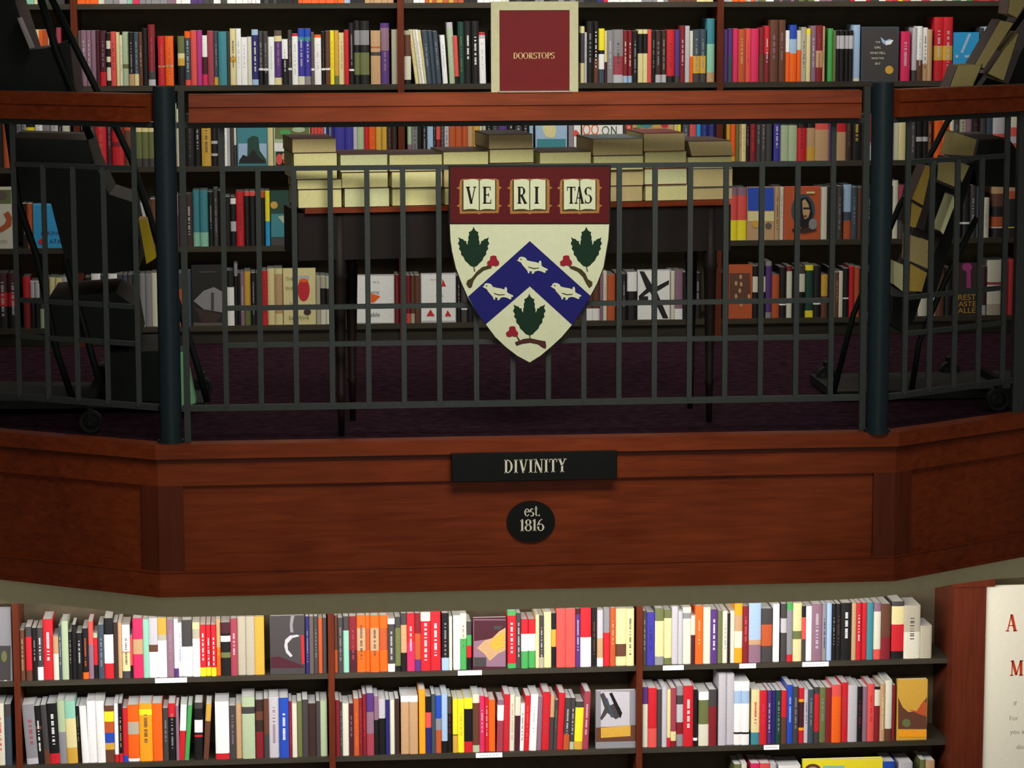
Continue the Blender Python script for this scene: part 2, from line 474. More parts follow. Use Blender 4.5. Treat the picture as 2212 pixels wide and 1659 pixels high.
def wing(org, dr, xs, label, s_end):
    o = empty('balcony_railing', (org.x, org.y, 0), label, 'railing')
    L = Vector((org.x, org.y, 0)); D = Vector((dr.x, dr.y, 0))
    pts = [PV(x, 600, org, dr) for x in xs]
    pts = [Vector((q.x, q.y, 0)) - L for q in pts]
    for i, q in enumerate(pts):
        bar(o, 'baluster', q + EZ * ZR[0], q + EZ * (0.957 if i in (0, len(pts) - 1) else ZR[3]))
    N3 = Vector((0, 0.003, 0))
    bar(o, 'bottom_rail', D * 0.036 + EZ * ZR[0] + N3, D * s_end + EZ * ZR[0] + N3, 0.009)
    bar(o, 'top_rail', D * 0.036 + EZ * 0.960 + N3, D * s_end + EZ * 0.960 + N3, 0.0085)
    for z in ZR[1:]:
        bar(o, 'middle_rail', pts[0] + EZ * z + N3, pts[-1] + EZ * z + N3, 0.0072)
    q = D * s_end
    bar(o, 'end_bar', q, q + EZ * 0.966, 0.018)


wing(PL, DL, [295, 228, 163, 99, 36], 'dark iron balcony railing wing left of the left post', 0.70)
wing(PR, DR, [1957, 2010, 2064, 2116, 2169], 'dark iron balcony railing wing right of the right post', 0.625)


def handrail(a, b, label):
    a = Vector((a[0], a[1], 0)); b = Vector((b[0], b[1], 0))
    d = (b - a); ln = d.length; d.normalize(); n = Vector((-d.y, d.x, 0))
    o = empty('handrail', (a.x, a.y, 0.97), label, 'handrail')
    prof = [(-0.030, 0.0), (0.030, 0.0), (0.030, 0.078), (0.024, 0.083), (-0.026, 0.083), (-0.031, 0.079), (-0.032, 0.046), (-0.027, 0.043), (-0.027, 0.040), (-0.0305, 0.037)]
    bm = bmesh.new()
    prism(bm, [n * u + EZ * v for u, v in prof], d * ln)
    obj('rail', bm, CHERRY, o)


pa = PY(408, 235, 0.0); pb = PY(1858, 225, 0.0)
handrail((pa.x, 0.012), (pb.x, 0.008), 'middle reddish wooden handrail under the framed sign')
e = PL + DL * 0.045; e2 = PL + DL * 1.4
handrail((e2.x, e2.y), (e.x, e.y), 'reddish wooden handrail left of the left post')
e = PR + DR * 0.045; e2 = PR + DR * 1.2
handrail((e.x, e.y), (e2.x, e2.y), 'reddish wooden handrail right of the right post')

# framed DOORSTOPS sign standing on the handrail
SY = 0.0
q0, q1 = PY(1061, 205, SY), PY(1249, 3, SY)
zb = 0.97 + 0.0835
sg = empty('framed_sign', ((q0.x + q1.x) / 2, SY, zb), 'dark red DOORSTOPS card in a cream frame standing on the handrail', 'sign')
SL = ((q0.x + q1.x) / 2, SY, zb)
bm = bmesh.new()
i0, i1 = PY(1079, 205, SY).x, PY(1230, 205, SY).x
zt = q1.z; zi = PY(1150, 22, SY).z
box(bm, q0.x, i0, SY - 0.004, SY + 0.012, zb, zt); box(bm, i1, q1.x, SY - 0.004, SY + 0.012, zb, zt); box(bm, i0, i1, SY - 0.004, SY + 0.012, zi, zt)
child('frame', bm, mat('cream_painted_frame', (186, 180, 148), 0.5, 0.05), sg, SL)
bm = bmesh.new(); box(bm, i0, i1, SY - 0.001, SY + 0.006, zb, zi); child('card', bm, mat('dark_red_card', (104, 14, 20), 0.55, 0.06, 12), sg, SL)
bm = bmesh.new(); pc = PY(1153, 127, SY); serif(bm, 'DOORSTOPS', (pc.x, SY - 0.0012, pc.z), EX, EZ, NF, 0.019, 0.0006, wf=0.98, track=0.02)
child('lettering', bm, mat('dull_gold_lettering', (205, 175, 130), 0.5, 0.05), sg, SL)
bm = bmesh.new(); box(bm, q0.x + 0.02, q1.x - 0.02, SY - 0.02, SY + 0.03, zb, zb + 0.004); child('stand_foot', bm, mat('clear_grey_acrylic', (150, 150, 140), 0.2), sg, SL)

# ------------------------------------------------------------------ painted shield hung on the railing
SHY = 0.0
sh = empty('painted_shield', (0.76, RY, 0.5), 'painted wooden coat of arms with open books over maple leaves and a blue chevron', 'shield')
SL = (0.76, RY, 0.5)


def c2p(pts, y=SHY):
    """points measured on an enlarged view of the shield"""
    return [PY(940 + u / 3.6075, 340 + v / 3.6065, y) for u, v in pts]


SHC = {'red': mat('shield_dark_red_paint', (82, 4, 12), 0.5, 0.05), 'white': mat('shield_cream_white_paint', (202, 204, 174), 0.5, 0.03),
       'blue': mat('shield_blue_paint', (18, 16, 98), 0.5, 0.05), 'green': mat('shield_green_paint', (6, 40, 24), 0.55, 0.1),
       'dark': mat('shield_outline_black_paint', (18, 16, 14), 0.5, 0.05), 'bark': mat('shield_olive_brown_paint', (62, 52, 24), 0.5, 0.1),
       'bark2': mat('shield_reddish_brown_paint', (70, 34, 30), 0.5, 0.1), 'berry': mat('shield_berry_red_paint', (140, 22, 40), 0.5, 0.1),
       'gold': mat('shield_bronze_paint', (158, 106, 56), 0.4, 0.2, 200)}


def lay(name, pts, lev, m_, parent=sh, t=0.0014, lb=None):
    bm = bmesh.new()
    y = SHY - lev * 0.0012
    prism(bm, c2p(pts, y), (0, t, 0))
    o = child(name, bm, SHC[m_], parent, SL if parent is sh else parent['_l'])
    if lb: o['label'] = lb
    return o


outl = [(116, 74), (1362, 72), (1356, 520), (1348, 640), (1312, 850), (1262, 980), (1208, 1080), (1140, 1195), (1065, 1305), (985, 1400), (900, 1478), (820, 1545), (737, 1597),
        (640, 1545), (555, 1480), (470, 1400), (395, 1300), (320, 1200), (255, 1088), (205, 975), (162, 860), (132, 730), (120, 640), (115, 520)]
back = [(737 + (u - 737) * 1.014, 800 + (v - 800) * 1.012) for u, v in outl]
bm = bmesh.new(); prism(bm, c2p(back, SHY + 0.0), (0, 0.018, 0)); child('backing_board', bm, SHC['dark'], sh, SL)
lay('red_band', [(118, 76), (1360, 74), (1355, 512), (118, 514)], 1, 'red')
lay('white_field', outl[2:-1] + [(115, 521)], 1, 'white')
lay('band_line', [(118, 513), (1355, 512), (1355, 521), (118, 521)], 1.6, 'dark')
chev = [(738, 652), (1213, 1080), (1140, 1195), (1068, 1305), (738, 1004), (395, 1299), (320, 1200), (257, 1085)]
lay('chevron', chev, 2, 'blue')
leafh = [(0, -158), (9, -136), (20, -124), (38, -116), (34, -98), (42, -78), (40, -58), (46, -40), (47, -14), (58, -34), (57, -46), (72, -48), (84, -62), (98, -64), (118, -76), (111, -50), (122, -28), (108, -6), (114, 14), (98, 34), (98, 58), (78, 78), (68, 104), (46, 124), (26, 146), (4, 156)]


def leaf(cx_, cy_, s=1.0, mirror=1):
    pts = [(cx_ + u * s * mirror, cy_ + v * s) for u, v in leafh] + [(cx_ - u * s * mirror, cy_ + v * s) for u, v in leafh[::-1][1:-1]]
    lf = lay('maple_leaf', pts, 2, 'green')
    lf['_l'] = SL
    lay('leaf_stem', [(cx_ - 3, cy_ + 150 * s), (cx_ + 5, cy_ + 150 * s), (cx_ + 12, cy_ + 190 * s), (cx_ + 4, cy_ + 190 * s)], 2.4, 'bark', lf)


leaf(300, 698); leaf(1178, 698); leaf(734, 1225, 1.04)


def blob(cx_, cy_, r, n=10):
    return [(cx_ + r * math.cos(2 * PI * i / n), cy_ + r * math.sin(2 * PI * i / n)) for i in range(n)]


for bx, by in ((454, 808), (1022, 806), (602, 1358)):
    lay('berry_cluster', [(bx - 2, by - 44), (bx + 22, by - 40), (bx + 28, by - 14), (bx + 46, by + 8), (bx + 42, by + 32), (bx + 20, by + 40), (bx, by + 34), (bx - 22, by + 42), (bx - 46, by + 34), (bx - 50, by + 8), (bx - 26, by - 10), (bx - 24, by - 36)], 2.6, 'berry')
lay('branch', [(436, 838), (440, 862), (380, 880), (330, 920), (300, 960), (285, 1012), (262, 1018), (242, 985), (252, 958), (285, 940), (320, 895), (365, 855), (405, 845)], 2.2, 'bark')
lay('branch', [(1040, 845), (1085, 848), (1140, 872), (1172, 905), (1190, 948), (1226, 970), (1224, 1000), (1200, 1018), (1178, 985), (1150, 930), (1110, 890), (1055, 866)], 2.2, 'bark')
lay('branch', [(622, 1440), (690, 1414), (740, 1408), (810, 1424), (860, 1432), (866, 1470), (862, 1490), (840, 1484), (800, 1456), (740, 1444), (680, 1452), (632, 1468)], 2.2, 'bark2')
lay('branch_twig', [(632, 1396), (642, 1394), (664, 1428), (652, 1430)], 2.3, 'bark2')
birdp = [(-100, -48), (-86, -52), (-84, -66), (-68, -74), (-46, -72), (-28, -62), (-20, -46), (10, -38), (48, -32), (72, -24), (74, -40), (86, -44), (92, -32), (92, -16),
         (94, -2), (110, 8), (140, 22), (140, 32), (122, 34), (128, 46), (116, 52), (92, 40), (66, 34), (42, 40), (34, 54), (22, 60), (16, 56), (20, 42), (6, 38), (-2, 40), (0, 54), (-12, 54),
         (-18, 34), (-32, 18), (-44, 4), (-56, -10), (-66, -28), (-82, -36)]
for bx, by in ((736, 848), (468, 1054), (998, 1052)):
    br = lay('white_bird', [(bx + u, by + v) for u, v in birdp], 2.8, 'white')
    br['_l'] = SL
    lay('wing_line', [(bx - 10, by + 2), (bx + 30, by + 14), (bx + 74, by + 12), (bx + 74, by + 16), (bx + 30, by + 20), (bx - 10, by + 7)], 4.0, 'dark', br, 0.0008)
    lay('eye', blob(bx - 66, by - 54, 5, 8), 4.0, 'dark', br, 0.0008)
for bx, t1, t2 in ((344, 'V', 'E'), (737, 'R', 'I'), (1126, 'TA', 'S')):
    bk = lay('open_book', [(bx - 150, 180), (bx - 128, 168), (bx + 128, 166), (bx + 152, 176), (bx + 156, 226), (bx + 178, 236), (bx + 156, 248), (bx + 154, 366), (bx + 178, 376), (bx + 156, 388), (bx + 150, 434),
              (bx + 20, 436), (bx, 444), (bx - 20, 436), (bx - 152, 440), (bx - 154, 388), (bx - 178, 378), (bx - 156, 366), (bx - 154, 250), (bx - 178, 240), (bx - 156, 228)], 2, 'gold')
    bk['_l'] = SL
    lay('page_edge', [(bx - 134, 178), (bx + 132, 174), (bx + 132, 414), (bx - 134, 418)], 3.0, 'bark', bk)
    for sgn_ in (-1, 1):
        lay('page', [(bx + sgn_ * 4, 182), (bx + sgn_ * 26, 170), (bx + sgn_ * 60, 168), (bx + sgn_ * 100, 176), (bx + sgn_ * 123, 176), (bx + sgn_ * 123, 408), (bx + sgn_ * 80, 402), (bx + sgn_ * 40, 402), (bx + sgn_ * 4, 412)][::sgn_], 4.2, 'white', bk)
    bm = bmesh.new()
    y = SHY - 4.2 * 0.0012
    hh = (c2p([(0, 228)])[0].z - c2p([(0, 360)])[0].z)
    items = (('V', bx - 64, 0.86), ('E', bx + 58, 0.86)) if t1 == 'V' else ((('R', bx - 62, 0.8), ('I', bx + 54, 0.9)) if t1 == 'R' else (('T', bx - 66, 0.78), ('A', bx - 4, 0.8), ('S', bx + 66, 0.78)))
    for ch, u, wf_ in items:
        q = c2p([(u, 360)], y)[0]
        serif(bm, ch, q, EX, EZ, NF, hh, 0.0008, wf=wf_)
    child('lettering', bm, SHC['dark'], bk, SL)

# ------------------------------------------------------------------ bookcases
def bookcase(name, label, X, Z, ztop, zbot, xtra=()):
    o = empty(name, (X[1], YW + 0.1, zbot), label, 'bookcase')
    L = (X[1], YW + 0.1, zbot)
    for x in X:
        bm = bmesh.new(); box(bm, x - KX, x + KX, YW - 0.004, YW + 0.265, zbot, ztop); child('upright', bm, CHERRY_D, o, L)
    for z in Z:
        for a, b in zip(X, X[1:]):
            bm = bmesh.new(); box(bm, a + KX, b - KX, YW, YW + 0.25, z - KS, z); child('shelf', bm, SHELFM, o, L)
    bm = bmesh.new(); box(bm, X[0], X[-1], YW + 0.25, YW + 0.262, zbot, ztop); child('back_panel', bm, BACKM, o, L)
    return o, L


bc, L = bookcase('built_in_bookcase', 'tall built-in bookcase with dark shelves along the balcony wall', UX, SZ, 2.4, 0.0)
for a, b in zip(UX, UX[1:]):
    bm = bmesh.new(); box(bm, a + KX, b - KX, YW + 0.03, YW + 0.05, 0.0, SZ[-1] - KS); child('kick_board', bm, SHELFM, bc, L)
bc2, L2 = bookcase('built_in_bookcase', 'brightly lit bookcase under the balcony with cherry wood uprights', LX, LZ[1:], -0.48, -2.6)

# pilaster and lit notice to the right of the lower bookcase
YP = YW - 0.09
xa, xb = PY(2058, 1400, YP).x, PY(2128, 1400, YP).x
pil = empty('wood_pilaster', (xa, YP, -2.6), 'reddish brown wooden pilaster between the lower bookcase and the lit notice', 'pilaster')
bm = bmesh.new(); box(bm, xa, xb, YP, YW - 0.006, -2.6, -0.545); child('shaft', bm, CHERRY_D, pil, (xa, YP, -2.6))
bm = bmesh.new(); box(bm, LX[4] + KX + 0.6, xb + 0.9, YP + 0.01, YW + 0.2, -0.54, -0.5)
bm.free()
zc0, zc1 = PY(2150, 1265, YP).z, PY(2150, 1249, YP).z
bm = bmesh.new(); box(bm, xa - 0.01, xb + 0.03, YP - 0.015, YP + 0.05, zc0, zc1); child('crown_moulding', bm, CHERRY_D, pil, (xa, YP, -2.6))
YN = YP + 0.01
na = PY(2131, 1400, YN).x
nt_ = empty('wall_notice', (na, YN, -2.3), 'bright cream notice with red capitals right of the wooden pilaster', 'notice')
NL = (na, YN, -2.3)
bm = bmesh.new(); box(bm, xb + 0.002, xb + 0.62, YN, YN + 0.012, -2.3, zc0 - 0.002); child('notice_board', bm, mat('cream_notice_card', (244, 238, 216), 0.5, 0.02), nt_, NL)
bm = bmesh.new()
RED = mat('orange_red_lettering', (196, 62, 30), 0.5, 0.05)
for txt, X0, yb in (('A', 2171, 1364), ('M', 2180, 1460)):
    q = PY(X0, yb, YN - 0.001); serif(bm, txt, (q.x, YN - 0.0008, q.z), EX, EZ, NF, 0.068 if txt == 'A' else 0.062, 0.0006, wf=0.95, center=False)
child('lettering', bm, RED, nt_, NL)
GREY = mat('pale_grey_lettering', (170, 165, 150), 0.5, 0.05)
for txt, X0, yb in (('If', 2193, 1524), ('For', 2190, 1556), ('you are', 2203, 1588), ('dise', 2206, 1618)):
    q = PY(X0, yb, YN - 0.001); sans('small_lettering', txt, (q.x, YN - 0.0008, q.z), 0.018, GREY, nt_, ploc=NL)


# ------------------------------------------------------------------ books
def parse(bands):
    out = []; a = 0.0
    for tk in bands.split():
        c = tk[0]; e = float(tk[1:]) if len(tk) > 1 else 1.0
        out.append((c, a, e)); a = e
    out[-1] = (out[-1][0], out[-1][1], 1.0)
    return out


LIGHTC = set('WwCeTEMLaYqPSYO')


def book_mesh(wd, h, dep, bands, title, seed):
    """cover (rounded spine with its printed bands and title, two boards) as one mesh; material slots by colour"""
    rnd = random.Random(seed)
    bl = parse(bands)
    codes = []
    for c, _a, _b in bl:
        if c not in codes: codes.append(c)
    if title and title not in codes: codes.append(title)
    th = min(0.0012, wd * 0.08)
    xs_ = [-0.5, -0.36, -0.13, 0.13, 0.36, 0.5]
    rr = min(0.004, wd * 0.22)
    ys_ = [rr, rr * 0.3, 0, 0, rr * 0.3, rr]
    cuts = {0.0, 1.0}
    for _c, a_, b_ in bl: cuts.add(a_); cuts.add(b_)
    tcells = []
    if title:
        z = 0.16 + rnd.random() * 0.1; end = 0.62 + rnd.random() * 0.2
        while z < end:
            l_ = 0.007 + rnd.random() * 0.014
            tcells.append((z, z + l_)); cuts.add(z); cuts.add(z + l_)
            z += l_ + 0.007 + (0.03 if rnd.random() < 0.25 else 0)
    cl = sorted(cuts)
    cl = [c for i, c in enumerate(cl) if i == 0 or c - cl[i - 1] > 1e-4]
    bm = bmesh.new()
    rows = []
    for c in cl:
        z = h * (1 - c)
        r = [bm.verts.new((x * wd, y, z)) for x, y in zip(xs_, ys_)]
        rows.append(([bm.verts.new((-wd / 2, dep, z))] + r + [bm.verts.new((wd / 2, dep, z))],
                     [bm.verts.new((-wd / 2 + th, dep, z)), bm.verts.new((-wd / 2 + th, rr + th, z)), bm.verts.new((wd / 2 - th, rr + th, z)), bm.verts.new((wd / 2 - th, dep, z))]))
    def ci(mid):
        for c, a_, b_ in bl:
            if a_ <= mid <= b_: return codes.index(c)
        return 0
    for i in range(len(cl) - 1):
        mid = (cl[i] + cl[i + 1]) / 2; k = ci(mid)
        A, B = rows[i], rows[i + 1]
        tt = any(a_ - 1e-5 <= mid <= b_ + 1e-5 for a_, b_ in tcells)
        for j in range(7):
            f = bm.faces.new((A[0][j], A[0][j + 1], B[0][j + 1], B[0][j]))
            f.material_index = codes.index(title) if (tt and j == 3) else k
        for j in range(3):
            bm.faces.new((A[1][j], A[1][j + 1], B[1][j + 1], B[1][j])).material_index = k
        bm.faces.new((A[0][0], A[1][0], B[1][0], B[0][0])).material_index = k
        bm.faces.new((A[0][7], A[1][3], B[1][3], B[0][7])).material_index = k
    for R_ in (rows[0], rows[-1]):
        o_, n_ = R_
        bm.faces.new((o_[0], o_[1], n_[1], n_[0])); bm.faces.new((o_[6], o_[7], n_[3], n_[2]))
        bm.faces.new((o_[1], o_[2], o_[3], o_[4], o_[5], o_[6], n_[2], n_[1]))
    bmesh.ops.recalc_face_normals(bm, faces=bm.faces)
    me = bpy.data.meshes.new('cover'); bm.to_mesh(me); bm.free()
    for c in codes: me.materials.append(cm(c))
    return me


NBOOK = [0]
allbooks = []
CNT = {}


def make_book(name, X, Y, Z, wd, h, dep, bands, title, lean_ang, pages=PAGEW):
    NBOOK[0] += 1
    me = book_mesh(wd, h, dep, bands, title, NBOOK[0])
    o = bpy.data.objects.new(name, me); COL.objects.link(o)
    bm = bmesh.new(); t = 0.0016
    box(bm, -wd / 2 + min(0.0012, wd * 0.08), wd / 2 - min(0.0012, wd * 0.08), min(0.004, wd * 0.22) + 0.0014, dep - 0.002, 0.001, h - (0.0025 if wd > 0.024 else 0.0008))
    obj('page_block', bm, pages, o)
    o.location = (X, Y, Z); o.rotation_euler = (0, lean_ang, 0)
    if 'spine' not in o: pass
    return o


ORD = ['first', 'second', 'third', 'fourth', 'fifth', 'sixth', 'seventh', 'eighth', 'ninth', 'tenth', 'eleventh', 'twelfth', 'thirteenth', 'fourteenth', 'fifteenth', 'sixteenth',
       'seventeenth', 'eighteenth', 'nineteenth']
TENS = {2: 'twent', 3: 'thirt', 4: 'fort', 5: 'fift'}


def ordinal(n):
    if n <= 19: return ORD[n - 1]
    t, u = divmod(n, 10)
    return TENS[t] + 'ieth' if u == 0 else TENS[t] + 'y-' + ORD[u - 1]


def desc(bands, wpx, hrel, title):
    bl = parse(bands)
    main = max(bl, key=lambda b: b[2] - b[1])
    size = 'thin' if wpx < 9.5 else ('thick' if wpx > 17 else '')
    if hrel > 1.12: size = 'tall' if not size else 'tall ' + size
    elif hrel < 0.86: size = 'short' if not size else 'short ' + size
    s = (size + ' ' if size else '') + PAL[main[0]][0] + ' book'
    if len(bl) > 1:
        if bl[-1][0] != main[0]:
            s += ' with ' + PAL[bl[-1][0]][0] + ' foot'
        elif bl[0][0] != main[0]:
            s += ' with ' + PAL[bl[0][0]][0] + ' top'
        else:
            oth = max((b for b in bl if b[0] != main[0]), key=lambda b: b[2] - b[1])
            s += ' with ' + PAL[oth[0]][0] + ' band'
    return s, PAL[main[0]][0]


def row(xl, spec, zshelf, ymid, ybot_f, where, group, bays, ytop_default=None):
    """one shelf of spines. Every entry: right edge, top, bands[, lean]; _x is a gap"""
    x = xl; items = []
    Yf = YW + 0.006
    for en in spec.replace('\n', ' ').split(';'):
        en = en.strip()
        if not en: continue
        if en[0] == '_':
            x = float(en[1:]); items.append(None); continue
        f = [v.strip() for v in en.split(',')]
        xr = float(f[0]); yt = float(f[1]) if f[1] else ytop_default
        bands = f[2]; lean = float(f[3]) if len(f) > 3 and f[3] else 0.0
        title = None
        if '*' in bands:
            bands, tcode = bands.split('*'); title = tcode.strip()
        items.append((x, xr, yt, bands.strip(), title, lean)); x = xr
    built = []
    for it in items:
        if it is None:
            built.append(None); continue
        x0, x1, yt, bands, title, lean = it
        jit = random.random() * 0.010
        yb = ybot_f((x0 + x1) / 2)
        ym = (yt + yb) / 2
        a, b = PY(x0, ym, Yf + jit), PY(x1, ym, Yf + jit)
        h = PY((x0 + x1) / 2, yt, Yf + jit).z - zshelf
        wd = (b.x - a.x) - 0.0007
        ang = math.atan2(lean, yb - yt)
        if title is None and random.random() < 0.6:
            mc = max(parse(bands), key=lambda q: q[2] - q[1])[0]
            title = {'W': 'a', 'w': 'e', 'C': 'T', 'e': 'U', 'T': 'N', 'K': 'A', 'k': 'A', 'N': 'T', 'n': 'U', 'R': 'S', 'r': 'd', 'D': 'A', 'Q': 'v', 'B': 'L', 'b': 'A', 'V': 'v', 'v': 'a', 'A': 'k', 'a': 'A', 'O': 'N', 'G': 'E'}.get(mc)
        elif title == '0': title = None
        xm = (a.x + b.x) / 2
        if ang:
            wd *= math.cos(ang); h = h / math.cos(ang) * 0.995
        UU = UX if zshelf > -0.5 else LX
        if not ang:
            l_, r_ = xm - wd / 2, xm + wd / 2
            for u_ in UU:
                if l_ < u_ - KX < r_ or l_ < u_ + KX < r_ or (l_ > u_ - KX and r_ < u_ + KX):
                    if xm < u_: r_ = min(r_, u_ - KX - 0.001)
                    else: l_ = max(l_, u_ + KX + 0.001)
            if r_ - l_ < 0.005:
                continue
            wd = r_ - l_; xm = (l_ + r_) / 2; xb = xm
        else:
            xb = xm - math.sin(ang) * h / 2
            reach_l = wd / 2 + max(0, -math.sin(ang) * h) + 0.001; reach_r = wd / 2 + max(0, math.sin(ang) * h) + 0.001
            for u_ in UU:
                if abs(xm - u_) < 0.2:
                    if xm < u_: xb = min(xb, u_ - KX - reach_r)
                    else: xb = max(xb, u_ + KX + reach_l)
        lift = wd / 2 * abs(math.sin(ang)) + 0.0003
        dep = 0.125 + random.random() * 0.03
        o = make_book('shelf_book' if (x1 - x0) > 14.2 else 'narrow_shelf_book' if (x1 - x0) > 10.4 else 'slim_shelf_book', xb, Yf + jit, zshelf + lift, wd, h, dep, bands, title, ang)  # name picked by spine width alone, binding is not known
        d, main = desc(bands, x1 - x0, (yb - yt) / 119.0, title)
        if lean: d = 'leaning ' + d
        bi = [n for n, lim in bays if (x0 + x1) / 2 < lim][0]
        built.append(dict(o=o, d=d, c=main, x=(x0 + x1) / 2, bay=bi, where=where, group=group))
    real = [b for b in built if b]
    for i, b in enumerate(real):
        kk = (b['where'], b['bay']); CNT[kk] = CNT.get(kk, 0) + 1; b['n'] = CNT[kk]
        l = real[i - 1]['c'] if i and real[i - 1]['bay'] == b['bay'] else None
        r = real[i + 1]['c'] if i + 1 < len(real) and real[i + 1]['bay'] == b['bay'] else None
        b['nb'] = (f'between {l} and {r}' if l and r and l != r else f'between two {l} ones' if l and r else f'left of {r}' if r else f'right of {l}' if l else 'alone')
        allbooks.append(b)


def finish_labels():
    """the fullest label of at most 16 words that no other book has"""
    def cands(b):
        tail = f"{b['where']}, {b['bay']}"
        yield f"{b['d']} {b['nb']}, {tail}"
        yield f"{b['c']} book {b['nb']}, {tail}"
        yield f"{b['d']}, {ordinal(b['n'])} from left, {tail}"
        yield f"{b['c']} book, {ordinal(b['n'])} from left, {tail}"
    cl = [list(cands(b)) for b in allbooks]
    cnt = {}
    for c in cl:
        for t_ in c[:2]: cnt[t_] = cnt.get(t_, 0) + 1
    for b, c in zip(allbooks, cl):
        for i, t_ in enumerate(c):
            if len(t_.replace(',', '').split()) <= 16 and (i > 1 or cnt[t_] == 1):
                tag(b['o'], t_, 'book', b['group']); break


TB = [('far left bay', 158), ('left bay', 866), ('middle bay', 1556), ('right bay', 9999)]
LB = [('far left bay', 36), ('left bay', 715), ('middle bay', 1381), ('right bay', 9999)]


def lf(xa_, ya_, xb_, yb_):
    return lambda x: ya_ + (x - xa_) * (yb_ - ya_) / (xb_ - xa_)


row(122, "133,60,d", SZ[1], 0, lf(300, 187, 1900, 177), 'shelf above handrail', 'books on the shelf above the handrail', TB)
row(165, """175,67,U; 187,66,v; 197,66,v; 208,66,v; 215,66,Q; 230,66,Q.75 R; 239,71,K.15 w.3 K.45 w.55 K.65 w.9 K*0; 258,70,S; _247; 
""".replace("258,70,S; _247; ", "251,69,S*r; 258,70,C*0; 265,76,w; 278,69,E.6 g.68 E; 289,70,K.78 T; 300,70,D.78 C; 308,70,N; 320,62,K*0; 335,53,r.76 k.9 a; _341; 357,78,R.6 T.63 R*o; 375,78,O.58 T.62 O*o; _384; 399,78,g.35 C.45 y.6 K*0; 412,68,O.12 D.9 S*a; 425,66,S; 437,66,p; 448,77,W.43 Q.78 P; 462,67,d; 472,68,D.85 y; 490,68,t; 497,69,k; 510,62,C.5 y.6 C*k; 521,62,W*a; 535,81,W*a; 544,80,w; 558,64,L.1 b.9 L*w; 569,68,k.69 W.73 K*A; 579,69,k.69 W.73 K*A; 593,80,W*a; 609,66,U.1 C.2 V.87 C*v; 622,85,W.43 K*a; 631,66,k.69 W.73 k*v; 644,73,R.05 W*a; 658,62,B.15 t.22 i.85 w*a; 672,62,B.15 t.22 i.85 A*a; 679,70,U.69 W.73 U; 694,75,O.06 W*a; 703,69,K.69 W.73 K*N; 713,67,N.69 W.73 N*U; 722,66,Y*y; 732,66,y.84 g; 744,71,C; 754,65,R; 765,50,K.75 W.78 K; 778,45,K.15 A.38 K.5 g.85 K; 798,45,K.15 A.38 K.5 g.85 K; _801; 822,66,T.3 o.33 T.4 k.47 T*0; 841,50,V.08 v.45 V; _846; 859,64,e*0; _873; 888,66,e.08 N.48 w.92 K; _890; 898,64,C,-15; 904,64,w,-15; 910,64,W,-15; 916,65,C,-15; 928,66,D,-10; 939,66,D,-10; 949,67,D,-9; _953; 964,76,W*a,-7; _968; 981,48,a.1 E*a,-7; 990,77,S.85 K,-4; 1003,47,h*g,-2; 1019,45,K*W,-1; 1035,45,K*W,-1; 1049,70,R.05 a.12 W*a,-2; _1060; 1072,66,K; 1084,66,D; 1096,64,r; 1110,68,w; 1122,66,K; 1135,60,B; 1148,66,T; 1160,66,K; 1173,64,N; 1185,66,d; 1196,66,E; 1208,66,K; 1222,62,w; 1236,66,V; _1254"""), SZ[1], 0, lf(300, 187, 1900, 177), 'shelf above handrail', 'books on the shelf above the handrail', TB)
row(1255, """1263,57,C.12 k.65 C*0; 1268,70,a; 1282,46,K*A; 1293,46,K.6 N*W; 1306,62,Y.4 K.47 W.75 D*0; 1312,67,C.6 Q; 1325,66,A*a; 1346,64,A.5 d.85 a; 1356,66,r.87 L*w; 1366,66,r.87 L*w; 1378,67,K; 1389,64,C.08 K.45 C*0; 1399,64,C.08 K.45 C*0;
1408,64,S; 1416,67,K; 1428,66,n.85 a*A; 1440,66,n.85 a*A; 1457,64,R.88 K*r; 1469,65,V.88 k; 1480,56,r*a; 1490,56,a; 1497,67,w.5 O; 1512,64,D.5 y.83 k*A; 1525,64,D.5 y.83 k*A; _1527; 1544,40,t.4 M.85 T; _1563;
1572,64,V; 1583,62,V.5 D; 1595,62,P; 1610,63,o*T; 1622,62,S*P; 1639,62,P; 1651,60,r.5 N; 1663,56,R.5 r*a; 1681,43,N*v; 1697,43,N*v; 1706,66,W.42 O*0; 1721,54,B.25 L.5 O*0; 1731,66,w.38 O*0; 1742,59,e; 1751,62,Y.1 C*0; 1763,56,v; 1777,55,r.45 T.75 r; 1782,57,T; _1788; 1800,62,G;
1806,66,g; 1814,66,K.1 a.36 K*0; 1824,66,K.1 a.36 K*0; 1834,66,K.1 a.36 K*0; 1843,66,K.1 a.36 K*0; 1858,54,L.95 w*0; _1946; 1966,68,P*a; _1971; 1981,60,a.8 k; 1993,57,W.62 N*a; 2004,60,W.68 T*k; 2014,64,T; _2018; 2038,37,R.45 y.68 R*a; 2058,37,R.45 y.68 R*a; _2115; 2125,61,k; 2136,58,L.5 K.6 a; 2145,60,V; 2160,57,C; 2172,60,k; 2184,58,r; 2197,62,W; 2212,58,D; 2226,60,K""",
    SZ[1], 0, lf(300, 187, 1900, 177), 'shelf above handrail', 'books on the shelf above the handrail', TB)
T2 = (SZ[2], 0, lf(450, 361, 1750, 347), 'shelf below handrail', 'books on the shelf below the handrail', TB)
row(-10, "6,248,K; 20,248,o; 36,250,K; 47,246,A; 57,248,A; 76,246,K.25 Y.6 K*0; 92,244,W*a; 110,250,A; 126,248,a; 135,250,K; 152,248,w.5 S", *T2)
row(168, "180,248,K; 191,250,r; 205,247,k*A; 230,248,R*S; 242,249,Q; 268,252,r.3 R.5 r.6 R*0; 283,248,o.3 N*0; 292,250,K; 306,245,C.35 g.85 k*0; 320,245,C.35 g.85 k*0; 333,245,C.35 g.85 k*0", *T2)
